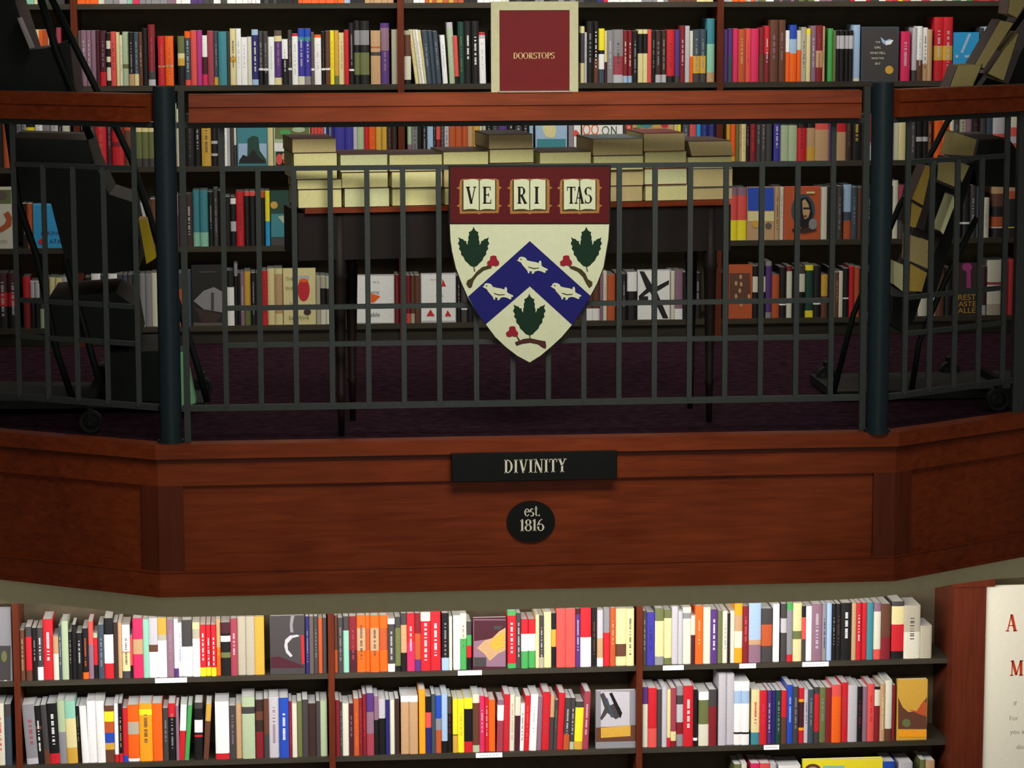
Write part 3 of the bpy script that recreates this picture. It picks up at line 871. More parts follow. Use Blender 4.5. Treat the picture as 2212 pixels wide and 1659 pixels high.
row(350, """358,250,K; 366,248,D; 382,224,E.8 T*0; 388,236,w; _400; 420,247,K*k; 433,246,K*a; _435; 456,245,y*k; 470,250,K.5 a.56 K.75 a.8 K*0; 477,246,k; 491,248,W*k; 497,260,a; 505,248,k; 511,246,w.6 k*0; _578; 590,250,C*0;_672; 686,247,S*r; 700,247,S*r; 705,248,L;
722,248,b; 745,246,i; 763,246,i; 772,248,a; 787,247,E; 797,248,R; 812,247,O*o; 824,248,y; 836,248,y; 847,244,n; 858,244,n; 866,246,Q; _880; 889,248,E.6 v; 903,248,A; 911,245,K; 923,248,K*A; 936,248,L; 942,246,K; 952,248,S.5 r; 960,248,k; 970,248,a*k; 984,247,o; 998,247,o; 1010,247,o; 1023,247,T; 1035,247,y; 1050,244,w*k; 1063,244,K;
1076,246,k; 1096,250,V.6 K*0; 1112,246,K*a; 1128,246,k*a; 1143,246,K*a; 1152,247,L; _1346; 1352,247,k; 1365,250,S*w; _1456; 1464,247,C; 1471,248,Y; _1474; 1490,247,D.6 v; 1504,247,S*p; 1514,247,c; 1530,246,b*B; 1546,246,b*B""", *T2)
row(1569, """1577,247,y; 1590,247,O.9 y*0; 1597,248,g; 1602,247,T; 1612,247,C; 1619,250,K; 1634,246,r*R; 1644,246,k; 1655,246,k; 1668,247,k; _1671; 1686,247,k.15 i*w; 1704,245,A.1 k.25 E*0; 1722,245,A.1 k.25 E*0; 1742,246,K.3 R*r; 1761,246,K.3 T.7 y*0; 1792,244,S.35 T*0; 1799,245,V; 1828,244,R.4 T*0;
1840,247,n; 1862,244,K*y; 1874,246,k; 1890,247,r.6 a; 1902,246,K; 1914,247,D; 1930,246,k; 1942,246,w; 1957,246,C*0; 1966,246,k; 1979,247,k; 1993,246,K.1 W.16 K.5 a.6 K*0; 2005,246,K.1 W.16 K.5 a.6 K*0; 2013,248,N; _2018; 2036,246,W.15 O*0; 2052,246,W.15 O*0; 2061,248,w; 2072,246,k; 2088,247,e; 2100,246,v; 2116,246,K*r; 2130,246,k; 2145,247,D; 2171,244,a.45 S.8 C*0; 2178,246,K; 2205,246,w.3 S.5 a.65 o.8 C*0; 2220,247,K""", *T2)
T3 = (SZ[3], 0, lf(450, 535, 1750, 518), 'third balcony shelf', 'books on the third balcony shelf', TB)
row(48, "58,440,K; 71,440,o*0", *T3)
row(232, "246,420,K; 262,424,k; 278,420,a; 289,424,a; 300,436,K; 324,438,a.35 w*0; 338,430,N; 350,425,K; 362,424,k", *T3)
row(366, """374,420,k; 385,421,a.4 v; 400,422,Q; 417,420,n*a; 432,411,t.75 M*0; 450,411,t.75 M*0; 461,415,K; 472,408,k; 485,412,K*a; 498,425,K; 510,425,K.03 W.15 K.5 a.7 K*0; 528,414,R*r; 539,414,S.08 K*0; 552,414,S.08 K*0; 562,418,K; 573,413,o.12 K*0; 583,413,Y.55 c*0""", *T3)
row(1572, "1592,405,v.15 S.62 Y*0; 1613,405,v.15 S.62 Y*0; _1674; 1684,404,T; 1693,404,w; _1773; 1787,404,w*0; 1797,403,K; 1808,402,k; 1820,402,k*A; _1822; 1839,399,L.5 D.66 o*0; 1852,404,D; 1861,405,N; 1872,405,k; 1886,404,K; 1900,404,k; 1928,402,K; 1940,390,w; 1956,400,d.4 T.6 k*0; 1970,402,K; 1990,402,k", *T3)
row(2012, "2030,400,K.7 W.74 K*0; 2044,402,K; 2062,400,k; 2078,401,K.7 W.74 K*0; 2096,401,K.7 W.74 K*0; 2108,400,k*a; 2124,404,D; 2137,428,w; _2143; 2170,402,T.15 N.4 K.6 o.8 W.82 K*0; 2202,402,T.1 o.25 K.8 Y.82 K*0; 2220,404,K", *T3)
T4 = (SZ[4], 0, lf(480, 703, 1650, 685), 'bottom balcony shelf', 'books on the bottom balcony shelf', TB)
row(-6, "18,590,Q.35 R.6 K*a; 38,590,Q.35 R.6 K*a; _50; 66,598,R.5 r*0; 76,608,a.35 K*0; 86,608,a.35 K*0; 100,605,k.6 E*0; 107,602,K; 120,600,C*0; 135,600,C*0; 150,598,a; 162,600,a; 180,600,k; 198,600,K; 218,592,W*a; 234,595,k; 254,592,W*a; 266,594,k; 276,594,D; 288,594,k; 302,592,D; 314,593,A*0; 328,593,A*0; 342,590,w*0; 352,592,k; 366,590,K; 381,592,w.3 k; 396,590,k.3 o*0; 413,588,D*0", *T4)
row(485, "490,585,K; 506,585,K.3 W*0; 514,570,A.2 K*0; 519,590,K; 528,590,v; 542,587,y.7 g*0; 553,590,K; 565,590,k; 578,585,R*r; 594,580,C*0; 611,580,C.1 T.8 C*0", *T4)
row(683, "692,597,e*0; 704,597,e.25 K.6 w*0; 712,598,E.25 K.6 w*0; _722; 734,600,K; 750,600,k; 757,595,a; 763,595,a; 768,595,A; _853; 864,594,r; 876,596,Q; 887,595,r.8 S*0; 896,595,N.8 e*0; 908,595,N; _986; 996,596,K; 1010,596,k.7 W.73 k*0; 1022,598,K", *T4)
row(1252, "1266,600,N; 1281,590,N.75 W*0; 1296,590,N.75 W*0; 1303,590,v; 1311,586,w; 1329,593,o*0; 1341,590,K.68 a.7 K*0; 1355,592,K; 1376,588,W.4 K*0; _1449; 1458,586,w*0; 1475,585,v.78 W*0; 1486,588,K; 1500,590,k; 1515,590,K", *T4)
row(1550, "1560,590,k; 1572,590,K; _1626; 1638,575,K.2 w.5 K*0; 1654,575,K.2 w.5 K*0; 1667,565,A.08 V.9 A*0; 1684,594,o*0; 1699,578,K.72 W.75 K*0; 1711,575,r.1 w*0; 1720,580,K; 1739,575,k.15 w.5 K*0; 1757,573,Y.1 h.87 Y*0; 1774,575,K.72 W.75 K*0; 1788,594,y.5 N*0; 1795,577,K; 1804,587,w*0; 1812,588,N; 1821,587,w*0; 1834,580,K.6 W.63 K*0; 1845,575,R*0; 1857,577,o*0; 1868,580,K; 1882,578,k; 1896,580,D; 1910,580,K; 1930,578,K; 1952,575,e.6 A*0; 1968,580,K; 1984,580,k; 2002,580,K.5 w*0; 2022,578,n.6 w*0; 2040,580,N; 2058,578,K", *T4)
row(2110, "2120,575,d; 2131,575,Q.8 a*0; _2133; 2163,562,w.4 d.45 w.8 e*0; 2176,562,a; 2195,560,R*0; 2210,565,K; 2224,565,k", *T4)
L1 = (LZ[1], 0, lf(100, 1472, 1950, 1421), 'upper downstairs shelf', 'books on the upper shelf downstairs', LB)
row(43, """54,1362,N*T; _55; 69,1355,k.18 R.8 N*0; 80,1357,K*A; 93,1357,k.75 W*W; 115,1338,R*W; 127,1375,T.4 w*0; 133,1352,D*a; 148,1342,E*0; 156,1365,K*A; 165,1350,K; 178,1368,K*a; 191,1358,K.87 O*o; 202,1343,S.4 v*0; 212,1368,E.1 R.7 K*0; 225,1350,D*A; 245,1336,K.27 W.75 R*0; 255,1345,n; 264,1345,T; 281,1350,W.5 T.53 C.87 k*k; 287,1375,S.7 K*0;
309,1336,P.35 T.6 P*0; 322,1338,M*0; 341,1335,a.45 N.57 W*0; 360,1335,y.28 e.38 W*0; 376,1340,v*A; 385,1338,W.85 V*0; 393,1346,W*B; 416,1340,k.47 W*0; 432,1345,C.12 e.3 W*0; 445,1350,R.83 Y*W; 456,1350,R.83 Y*W; 467,1350,R.83 Y*W; 477,1337,T.5 O*y; 498,1345,Q.2 K.25 W.36 K.56 g.66 K*0; 513,1337,d*a; 531,1332,e*0; 550,1332,e*0; 571,1332,y*0; _660;
668,1332,b; 678,1332,U; 687,1332,k; 697,1335,o*0; 706,1335,k""", *L1)
row(719, """730,1330,N.6 o*0; 741,1335,k; 754,1332,k.25 M*0; 771,1332,r.6 Q; 790,1330,O.22 T.62 O*k; 800,1330,O.22 o.62 O*0; 819,1330,O.22 T.62 O*k; 838,1330,O.22 o.62 O*0; 853,1337,W.1 k.85 W*a; 866,1333,k.2 g.9 K*0; 879,1325,k.2 T.68 K*0; 896,1325,R.5 P*a; 909,1325,r.35 o.8 V*0; 930,1323,w.15 R*W; 952,1320,R*W; _954; 970,1325,K.78 L*A; 977,1332,w*0; _979; 994,1330,W*a; 1008,1325,w.45 G*g; 1019,1343,k.28 G.5 R.75 K*0; _1096;
1115,1320,G.08 R.92 G*W; 1126,1325,k*a; 1141,1338,R.3 W.65 G*0; 1157,1338,R.3 W.65 G*0; 1165,1328,C*0; 1175,1330,k.8 e*a; 1191,1322,C*w; 1202,1325,K.3 y.62 K*0; 1222,1315,S*0; 1243,1315,S*0; 1254,1315,Q.1 V*a; 1277,1313,R.5 W*0; 1290,1313,K*N; 1303,1318,a.5 T.85 W*0; 1318,1315,A.42 R*0; 1330,1314,o*T; 1353,1315,C.62 N.84 C*0; 1370,1315,C*k""", *L1)
row(1388, """1397,1320,k; 1415,1323,i*b; 1434,1315,g.22 C.85 A*0; 1451,1318,g.15 C.88 g*0; 1465,1310,a*0; 1475,1320,a; 1493,1312,w.1 A.2 w*0; 1502,1330,w.4 Q*0; 1519,1309,O*T; 1535,1312,w*0; 1550,1317,V*W; 1561,1320,g*0; 1572,1320,w*A; 1577,1325,K; 1587,1320,w*0; 1604,1303,q.2 T.47 w.75 q*0; 1618,1310,r*S; 1644,1303,L.62 T.7 v*0; 1668,1315,k.3 o.7 k*0; _1670; 1684,1305,W*0; _1687; 1700,1305,k.25 a.5 k*0; 1713,1303,G.12 A.88 R*0;
1732,1303,C.48 g.62 C*0; 1741,1310,K.2 S.6 k*0; 1754,1310,W*0; 1776,1306,v*a; 1786,1306,A*b; 1797,1303,L*0; 1806,1305,K; 1817,1305,K*N; 1840,1303,K*W; 1850,1303,T*0; 1861,1303,R*W; 1873,1303,R*0; 1887,1303,t*0; 1903,1303,v.15 w.82 S*0; 1924,1305,N.6 r*0; 1926,1303,K; 1953,1300,k.08 C.4 R.87 K*0; 1988,1308,e.5 w*k; 2013,1352,e*0""".replace("1926,1303,K; ", "_1926; "), *L1)
L2_ = (LZ[2], 0, lf(100, 1650, 1900, 1604), 'lower downstairs shelf', 'books on the lower shelf downstairs', LB)
row(-8, "10,1520,w*R; 25,1522,k.2 D*0", *L2_)
row(48, """77,1523,A.9 a*d,-8; 91,1525,K.35 N.4 K*W,-6; 104,1523,k.75 N*0,-6; 126,1520,K.83 R*W,-5; 142,1513,E.5 A*0,-4; 165,1514,M.28 C.75 y*0,-4; 173,1525,K*g,-2; _174; 189,1525,W*0,-4; 208,1514,W*0,-2; 226,1514,W*0,-2; 247,1525,N.1 Y.28 o.48 B.66 y.78 N*0; 256,1520,W.87 R*0; 265,1520,K.85 R*T; 276,1530,R.88 B*0; 301,1523,O.3 e.52 O.95 W*0; 329,1520,q.1 Y.2 q*k; 351,1520,O*0; _352;
364,1530,k*A; 380,1520,R.24 K*A; 387,1525,v*0; _388; 402,1522,W.47 R*0,6; 412,1524,G*0,9; _420; 438,1518,k.1 K.3 W.52 K.56 R.6 K*0,2; _442; 454,1522,y.3 N*0,8; _465; 495,1516,W.9 R*0; 510,1525,k*v; 523,1520,T*0; 551,1506,E.16 k.27 E*0; _552; 570,1512,n.2 N.35 n.55 r*0; 581,1510,N.6 k*0; 603,1505,a*v; 624,1508,B*W; 631,1515,r; 642,1520,w*0; 653,1515,g; 666,1512,k; 683,1520,n; 692,1515,k*0; 707,1514,E*0""", *L2_)
row(723, """734,1513,r; 740,1516,k; 754,1520,w*0; 764,1520,Q; 776,1510,o*O; 783,1508,r; 792,1500,r*R; 808,1498,V.3 v.65 d*0; 818,1505,v.4 K*0; 833,1510,a.35 K*0; 842,1512,b*0; 853,1512,w*0; 863,1510,n; 866,1510,K*0; 884,1504,W.1 T*0; 903,1504,W.1 T*0; _905; 919,1490,q*0; 932,1505,K.28 S.55 b*0; 941,1500,D; 954,1503,B.4 A.6 o*0; 967,1498,L.8 K*0; 976,1505,k.3 K*r; _978; 989,1510,Y.66 k.68 y*0; 1003,1510,Y*y; 1021,1508,Y.2 K.8 R*0; 1036,1500,w.15 N.88 E*0; 1047,1504,P*a; 1056,1506,R*a; 1070,1512,O*0;
_1074; 1088,1512,v.1 W.4 d*0,3; 1101,1500,R*d,3; 1112,1500,w*T,2; 1124,1505,w.35 Q*0,3; 1133,1520,W*k,3; 1145,1503,R*S,4; 1161,1500,W*a,5; 1171,1505,v*0,4; 1188,1495,R*d,4; 1197,1502,T.4 k*0,4; 1205,1512,k*g,4; 1219,1497,R*0,6; 1232,1508,k.7 o*a,5; 1242,1508,k.85 E*a,4; 1260,1516,k.12 Y.83 y*0,4; 1274,1494,d*a,6""", *L2_)
row(1388, """1400,1485,V.28 w*0; 1419,1487,R.68 S*0; 1430,1490,k*0; 1441,1485,a*0; 1449,1490,C.84 R*0; 1461,1487,d.74 C.9 r*0; 1476,1483,A.15 k.3 a.6 r.8 A*0; 1498,1482,R*W; 1507,1490,K.85 W.9 K*0; _1509; 1531,1495,W.15 g.6 w*0; 1548,1490,k.3 r*0; _1552; 1569,1457,a*0; 1586,1457,a*0; 1602,1472,W.15 L.35 W.8 K.83 W*0; 1619,1472,W.15 L.35 W.8 K.83 W*0; _1623; 1641,1490,C.78 t*R; 1657,1492,R*P; 1667,1492,V*a; 1676,1492,b*0; 1688,1492,h*A; 1700,1492,R.5 N*0; 1713,1480,B*L; 1725,1484,k*A;
1737,1487,R.2 q.25 Q.72 q.77 R*0; 1746,1490,a*V; 1758,1490,D*A; 1770,1485,k.12 R.8 k*0; 1784,1486,g*A; 1797,1486,r; 1817,1480,S.2 O*0; 1832,1475,R*d; 1852,1480,a*0; 1863,1484,K*r; 1874,1484,v*0; 1889,1478,S*R; 1901,1484,K.05 w.35 r*0; 1912,1478,T*C; 1927,1470,w.8 N*0; 1934,1480,r*0""", *L2_)
finish_labels()


# ------------------------------------------------------------------ face-out display books
def pm(rgb, nm):
    return mat(nm, rgb, 0.4, 0.06, 120)


def display(label, x0, x1, yt, zs, code, art=(), pages=PAGEW, dy=0.012, dep=0.024, lift=0.0):
    """a book shown cover forward: cover boards and spine, page block, printed art as thin layers on the cover"""
    Yf = YW + dy
    a, b = PY(x0, yt + 50, Yf), PY(x1, yt + 50, Yf)
    zt = PY((x0 + x1) / 2, yt, Yf).z; z0 = zs + 0.0004 + lift
    X = (a.x + b.x) / 2
    o = empty('display_book', (X, Yf, z0), label, 'book', 'books shown cover forward')
    P_ = (X, Yf, z0)
    bm = bmesh.new(); t = 0.002
    box(bm, a.x, b.x, Yf, Yf + t, z0, zt); box(bm, a.x, b.x, Yf + dep - t, Yf + dep, z0, zt); box(bm, a.x, a.x + t, Yf + t, Yf + dep - t, z0, zt)
    child('cover', bm, cm(code), o, P_)
    bm = bmesh.new(); box(bm, a.x + t, b.x - 0.002, Yf + t, Yf + dep - t, z0 + 0.001, zt - 0.002); child('page_block', bm, pages, o, P_)
    zlo = z0
    for i, e in enumerate(art):
        y = Yf - 0.0004 * (i + 1)
        k = e[0]; c = cm(e[-1])
        def cl(q):
            return Vector((min(max(q.x, a.x + 0.0005), b.x - 0.0005), y, min(max(q.z, zlo + 0.0005), zt - 0.0005)))
        if k == 't':
            q = PY(e[2], e[3], y); hpx = e[4]; h = PY(e[2], e[3] - hpx, y).z - q.z
            wd = None
            if len(e) > 6: wd = PY(e[2] + e[5], e[3], y).x - q.x
            sans('cover_title', e[1], (q.x, y, q.z), h, c, o, width=wd, ploc=P_)
            continue
        if k == 'r': pts = [(e[1], e[4]), (e[3], e[4]), (e[3], e[2]), (e[1], e[2])]
        elif k == 'e': pts = [(e[1] + e[3] * math.cos(t_ * PI / 9), e[2] + e[4] * math.sin(t_ * PI / 9)) for t_ in range(18)]
        else: pts = e[1]
        bm = bmesh.new(); prism(bm, [cl(PY(u, v, y)) for u, v in pts], (0, 0.0003, 0)); child('cover_art', bm, c, o, P_)
    return o


WHT = 'W'
display('grey cover-forward book with a gold seal and white feather, shelf above handrail', 1861, 1941, 58, SZ[1], 'D',
        [('r', 1863, 60, 1939, 172, 'k'), ('p', [(1902, 80), (1912, 88), (1922, 84), (1930, 88), (1925, 95), (1914, 98), (1906, 92)], 'L'), ('p', [(1912, 90), (1930, 86), (1924, 96), (1915, 97)], 'W'),
         ('e', 1921, 151, 9, 9, 'y'), ('t', 'THE', 1896, 93, 4, 'w'), ('t', 'GIRL', 1896, 105, 5, 'w'), ('t', 'WHO FELL', 1896, 117, 5, 'w'), ('t', 'FROM THE', 1896, 128, 4, 'w'), ('t', 'SKY', 1896, 140, 5, 'w')])
display('bright blue cover-forward book with a pale slanting stripe, behind the right rack', 2059, 2114, 70, SZ[1], 'c',
        [('p', [(2092, 73), (2098, 73), (2080, 115), (2075, 113)], 'L'), ('r', 2064, 119, 2070, 125, 'L'), ('r', 2084, 119, 2096, 125, 'L')])
display('cream and orange cover-forward book, shelf above handrail, behind the left rack', 44, 106, 64, SZ[1], 'C',
        [('r', 84, 64, 106, 200, 'O'), ('r', 92, 64, 106, 200, 'o')])
display('cover-forward book with a dark rock silhouette on a teal sea, shelf below handrail', 512, 578, 245, SZ[2], 't',
        [('r', 515, 248, 576, 300, 'L'), ('r', 515, 262, 576, 352, 't'), ('r', 515, 310, 576, 352, 'L'), ('p', [(535, 300), (546, 293), (558, 296), (561, 325), (575, 345), (575, 352), (516, 352), (517, 345), (526, 334), (534, 340)], 'h'), ('p', [(516, 352), (524, 335), (536, 338), (547, 322), (558, 338), (575, 350), (575, 352)], 'K')])
display('green leafy cover-forward book with a white title box and orange fruit, left of book stack', 591, 670, 245, SZ[2], 'E',
        [('p', [(594, 262), (606, 250), (620, 266), (640, 254), (668, 262), (668, 300), (594, 300)], 'g'), ('e', 616, 286, 12, 6, 'G'), ('e', 645, 280, 14, 6, 'E'), ('r', 593, 309, 668, 327, 'W'), ('r', 596, 328, 668, 358, 'K'), ('e', 603, 344, 7, 12, 'S'), ('e', 615, 338, 7, 8, 'T'), ('e', 620, 349, 8, 7, 'O')])
display('sky blue cover-forward book with a pale flower, behind the stacks below the framed sign', 1157, 1225, 246, SZ[2], 'L',
        [('r', 1159, 248, 1223, 300, 'L'), ('p', [(1172, 274), (1180, 268), (1188, 270), (1198, 268), (1202, 284), (1196, 298), (1180, 296), (1174, 286)], 'C'), ('r', 1160, 300, 1222, 340, 't')])
display('mauve and white patchwork cover-forward book, right of the sky blue one', 1228, 1255, 246, SZ[2], 'v',
        [('r', 1240, 258, 1254, 330, 'W'), ('p', [(1236, 286), (1244, 280), (1252, 288), (1250, 296), (1240, 294)], 'S'), ('r', 1229, 272, 1238, 330, 'A')])
display('white cover-forward book with large orange and green capitals, behind the stacks', 1258, 1345, 246, SZ[2], 'W',
        [('t', 'OO', 1276, 292, 24, 34, 'O'), ('t', 'O', 1308, 292, 20, 16, 'g'), ('t', 'N', 1326, 290, 18, 12, 'h')])
display('busy collage cover-forward book in tan, teal and red, behind the right stacks', 1366, 1455, 245, SZ[2], 'T',
        [('e', 1396, 270, 14, 7, 't'), ('e', 1418, 270, 8, 8, 'y'), ('e', 1436, 269, 8, 7, 'R'), ('r', 1368, 276, 1376, 300, 'N'), ('r', 1376, 262, 1384, 276, 'G')])
display('white cover-forward book with a brown swirl and stone arch at far left', -44, 27, 404, SZ[3], 'w',
        [('p', [(-40, 410), (24, 410), (24, 440), (-40, 440)], 'g'), ('e', -8, 422, 24, 12, 'U'), ('p', [(8, 462), (18, 456), (26, 470), (24, 488), (6, 500), (-8, 504), (-8, 496), (10, 484), (14, 474)], 'o'), ('t', 'WORD', 4, 524, 5, 'A')])
display('cyan cover-forward book with a red dot behind the left rack', 72, 143, 440, SZ[3], 'c',
        [('r', 73, 442, 142, 560, 'M'), ('r', 74, 443, 142, 560, 'c'), ('t', 'ASKING', 110, 508, 9, 'b'), ('t', 'ATAS', 122, 526, 9, 'b'), ('e', 89, 522, 6, 6, 'R')])
display('teal landscape cover-forward book with a dark green sky, left of the table', 584, 644, 412, SZ[3], 'h',
        [('r', 586, 462, 643, 512, 't'), ('p', [(600, 468), (625, 464), (630, 478), (614, 484)], 'E'), ('e', 592, 443, 8, 8, 'y'), ('r', 586, 514, 643, 535, 'k')])
display('blue and sand cover-forward book with a round medallion, right of the table', 1614, 1673, 404, SZ[3], 'T',
        [('r', 1615, 405, 1672, 455, 'B'), ('r', 1616, 457, 1672, 478, 'C'), ('e', 1660, 488, 7, 7, 'U'), ('e', 1632, 484, 8, 8, 'y')])
display('brick red cover-forward book with a painted head in an oval, right of the table', 1694, 1772, 403, SZ[3], 'S',
        [('r', 1695, 404, 1771, 520, 'o'), ('e', 1735, 455, 26, 36, 'D'), ('p', [(1722, 440), (1730, 428), (1742, 426), (1752, 438), (1756, 462), (1752, 480), (1744, 494), (1732, 494), (1722, 478)], 'K'),
         ('p', [(1733, 434), (1739, 430), (1746, 440), (1750, 456), (1746, 470), (1738, 474), (1734, 460)], 'T'), ('r', 1735, 448, 1750, 452, 'K'), ('p', [(1736, 466), (1742, 464), (1744, 468), (1738, 470)], 'N'), ('p', [(1712, 494), (1760, 492), (1764, 498), (1738, 504), (1710, 500)], 'n'), ('e', 1756, 484, 9, 12, 'A'), ('r', 1742, 414, 1760, 418, 'C')])
display('black and grey photo cover-forward book with a bowl, bottom shelf left of the table', 414, 482, 573, SZ[4], 'K',
        [('p', [(418, 650), (440, 628), (462, 620), (480, 630), (480, 675), (440, 668)], 'A'), ('p', [(420, 664), (442, 670), (480, 680), (466, 697), (436, 695)], 'n'), ('r', 418, 697, 480, 705, 'U'), ('r', 456, 632, 462, 670, 'k'), ('r', 430, 586, 466, 589, 'k')])
display('cream cover-forward book with a red fruit, bottom shelf left of the table leg', 612, 682, 580, SZ[4], 'C',
        [('r', 644, 595, 668, 604, 'a'), ('e', 656, 626, 13, 25, 'R'), ('e', 656, 606, 10, 4, 'O'), ('e', 664, 674, 8, 7, 'n'), ('t', 'THE', 626, 606, 7, 'g'), ('t', 'WAY', 628, 626, 7, 'g'), ('t', 'To', 630, 660, 6, 'g'), ('t', 'Eat Wine', 646, 690, 8, 'g')])
display('white cover-forward book with one orange triangle, bottom shelf seen under the table', 769, 852, 594, SZ[4], 'a',
        [('r', 771, 596, 850, 697, 'W'), ('p', [(801, 634), (822, 640), (808, 654), (801, 654)], 'O'), ('t', 'W A', 812, 612, 5, 'A'), ('t', 'Healing', 806, 636, 8, 'k'), ('t', 'Table', 806, 684, 9, 'k')])
display('white cover-forward book with three red triangles, bottom shelf seen under the table', 909, 985, 591, SZ[4], 'a',
        [('r', 911, 593, 983, 693, 'W'), ('p', [(956, 602), (964, 619), (954, 619)], 'R'), ('p', [(930, 668), (939, 683), (921, 683)], 'R'), ('p', [(967, 670), (975, 683), (961, 683)], 'R'), ('t', 'An Intro', 940, 606, 4, 'U'), ('t', 'Recipes', 950, 642, 5, 'U')])
display('white cover-forward book with crossing black branches, right of the shield', 1377, 1448, 583, SZ[4], 'a',
        [('r', 1378, 585, 1446, 690, 'W'), ('p', [(1381, 586), (1391, 586), (1412, 622), (1445, 605), (1445, 614), (1419, 630), (1444, 688), (1432, 688), (1404, 630), (1384, 644), (1379, 640), (1396, 624)], 'K'), ('r', 1380, 640, 1400, 650, 'K')])
display('burnt orange cover-forward book with scattered gold dots, right of the table', 1574, 1625, 572, SZ[4], 'o',
        [('p', [(1576, 590), (1620, 590), (1622, 652), (1576, 652)], 'N')] + [('e', x, y, 3, 5, 'T') for x, y in ((1600, 598), (1590, 612), (1601, 614), (1598, 628), (1590, 640), (1618, 640), (1601, 658))])
display('black cover-forward book with a pink flower shape and gold capitals, lower right', 2060, 2110, 568, SZ[4], 'n',
        [('e', 2089, 577, 11, 9, 'p'), ('r', 2088, 580, 2097, 622, 'p'), ('t', 'REST', 2089, 648, 12, 38, 'y'), ('t', 'ASTE', 2089, 662, 11, 38, 'y'), ('t', 'ALLE', 2088, 676, 11, 38, 'y')])
# downstairs
display('dark cover-forward book with a silver ring and red corner, downstairs left bay', 583, 658, 1330, LZ[1], 'k',
        [('p', [(585, 1420), (602, 1418), (640, 1432), (656, 1438), (656, 1443), (585, 1443)], 'Q'), ('p', [(628, 1330), (636, 1330), (632, 1350), (634, 1366), (627, 1366), (626, 1350)], 'A'),
         ('p', [(614, 1396), (616, 1382), (626, 1373), (642, 1371), (648, 1374), (632, 1378), (621, 1390), (622, 1404), (632, 1416), (628, 1420), (618, 1410)], 'a'), ('p', [(650, 1372), (656, 1372), (658, 1434), (652, 1434)], 'R')])
display('plum cover-forward book with a golden cloud painting, downstairs middle bay', 1021, 1094, 1334, LZ[1], 'Q',
        [('r', 1023, 1338, 1092, 1440, 'v'), ('p', [(1024, 1340), (1092, 1340), (1092, 1372), (1060, 1380), (1024, 1385)], 'Q'), ('p', [(1030, 1400), (1046, 1384), (1064, 1378), (1078, 1364), (1092, 1356), (1092, 1405), (1076, 1412), (1058, 1428), (1046, 1412)], 'T'),
         ('p', [(1056, 1396), (1068, 1376), (1090, 1364), (1090, 1398), (1072, 1406)], 'y'), ('p', [(1066, 1352), (1086, 1352), (1080, 1360), (1068, 1360)], 'k'), ('r', 1024, 1420, 1050, 1440, 'k')])
display('grey cover-forward book with a black ink sketch above a brown and gold band', 1287, 1373, 1492, LZ[2], 'A',
        [('r', 1298, 1494, 1360, 1570, 'a'), ('p', [(1296, 1500), (1304, 1496), (1318, 1524), (1330, 1518), (1340, 1530), (1340, 1548), (1330, 1554), (1312, 1540), (1300, 1556), (1296, 1552), (1306, 1530)], 'k'), ('p', [(1316, 1498), (1322, 1496), (1344, 1540), (1340, 1552)], 'K'), ('p', [(1306, 1510), (1312, 1508), (1326, 1548), (1320, 1550)], 'D'),
         ('p', [(1287, 1572), (1373, 1566), (1373, 1600), (1287, 1602)], 'N'), ('p', [(1298, 1572), (1362, 1567), (1362, 1590), (1298, 1594)], 'y')])
display('golden yellow cover-forward book with a dark brown landscape foot, downstairs right bay', 1938, 2003, 1468, LZ[2], 'y',
        [('r', 1939, 1470, 2001, 1595, 'y'), ('p', [(1940, 1506), (1950, 1528), (1962, 1538), (1985, 1536), (1994, 1520), (2002, 1505), (2002, 1575), (1940, 1575)], 'N'), ('p', [(1962, 1532), (1980, 1536), (1996, 1512), (2002, 1520), (2002, 1548), (1984, 1542)], 'o'), ('e', 1958, 1562, 9, 9, 'g'), ('r', 1940, 1577, 2002, 1592, 'q')])
display('grey and yellow photo cover-forward book at the lower left edge', -28, 24, 1314, LZ[1], 'A',
        [('r', -27, 1395, 23, 1470, 'k'), ('e', 9, 1418, 6, 12, 'g'), ('e', 12, 1474, 5, 5, 'w')])
display('bright yellow cover-forward book peeking up at the bottom edge', 1734, 1906, 1640, LZ[3], 'Y',
        [('e', 1756, 1664, 18, 14, 'N'), ('e', 1756, 1666, 13, 10, 'T'), ('r', 1778, 1654, 1824, 1700, 'M'), ('t', 'the', 1800, 1668, 8, 'g')])
for x0, x1, yt, c, lb in ((1586, 1602, 1652, 'g', 'olive'), (1602, 1614, 1650, 'w', 'off-white'), (1622, 1642, 1650, 'P', 'raspberry pink'), (1642, 1664, 1650, 'S', 'coral'), (1664, 1678, 1652, 'a', 'light grey'),
                          (1682, 1730, 1655, 'W', 'wide white'), (1908, 1934, 1646, 'B', 'blue'), (1942, 1972, 1648, 'a', 'light grey'), (1988, 2000, 1642, 'g', 'narrow olive'), (2000, 2020, 1644, 'T', 'tan')):
    Yf = YW + 0.008
    a, b = PY(x0, yt, Yf), PY(x1, yt, Yf)
    o = make_book('shelf_book', (a.x + b.x) / 2, Yf, LZ[3] + 0.0004, b.x - a.x - 0.001, a.z - LZ[3], 0.14, c, None, 0)
    side = 'left of the yellow cover' if x0 < 1800 else 'right of the yellow cover'
    tag(o, f'top of a {lb} book at the bottom edge, {side}', 'book', 'books on the lowest shelf downstairs')

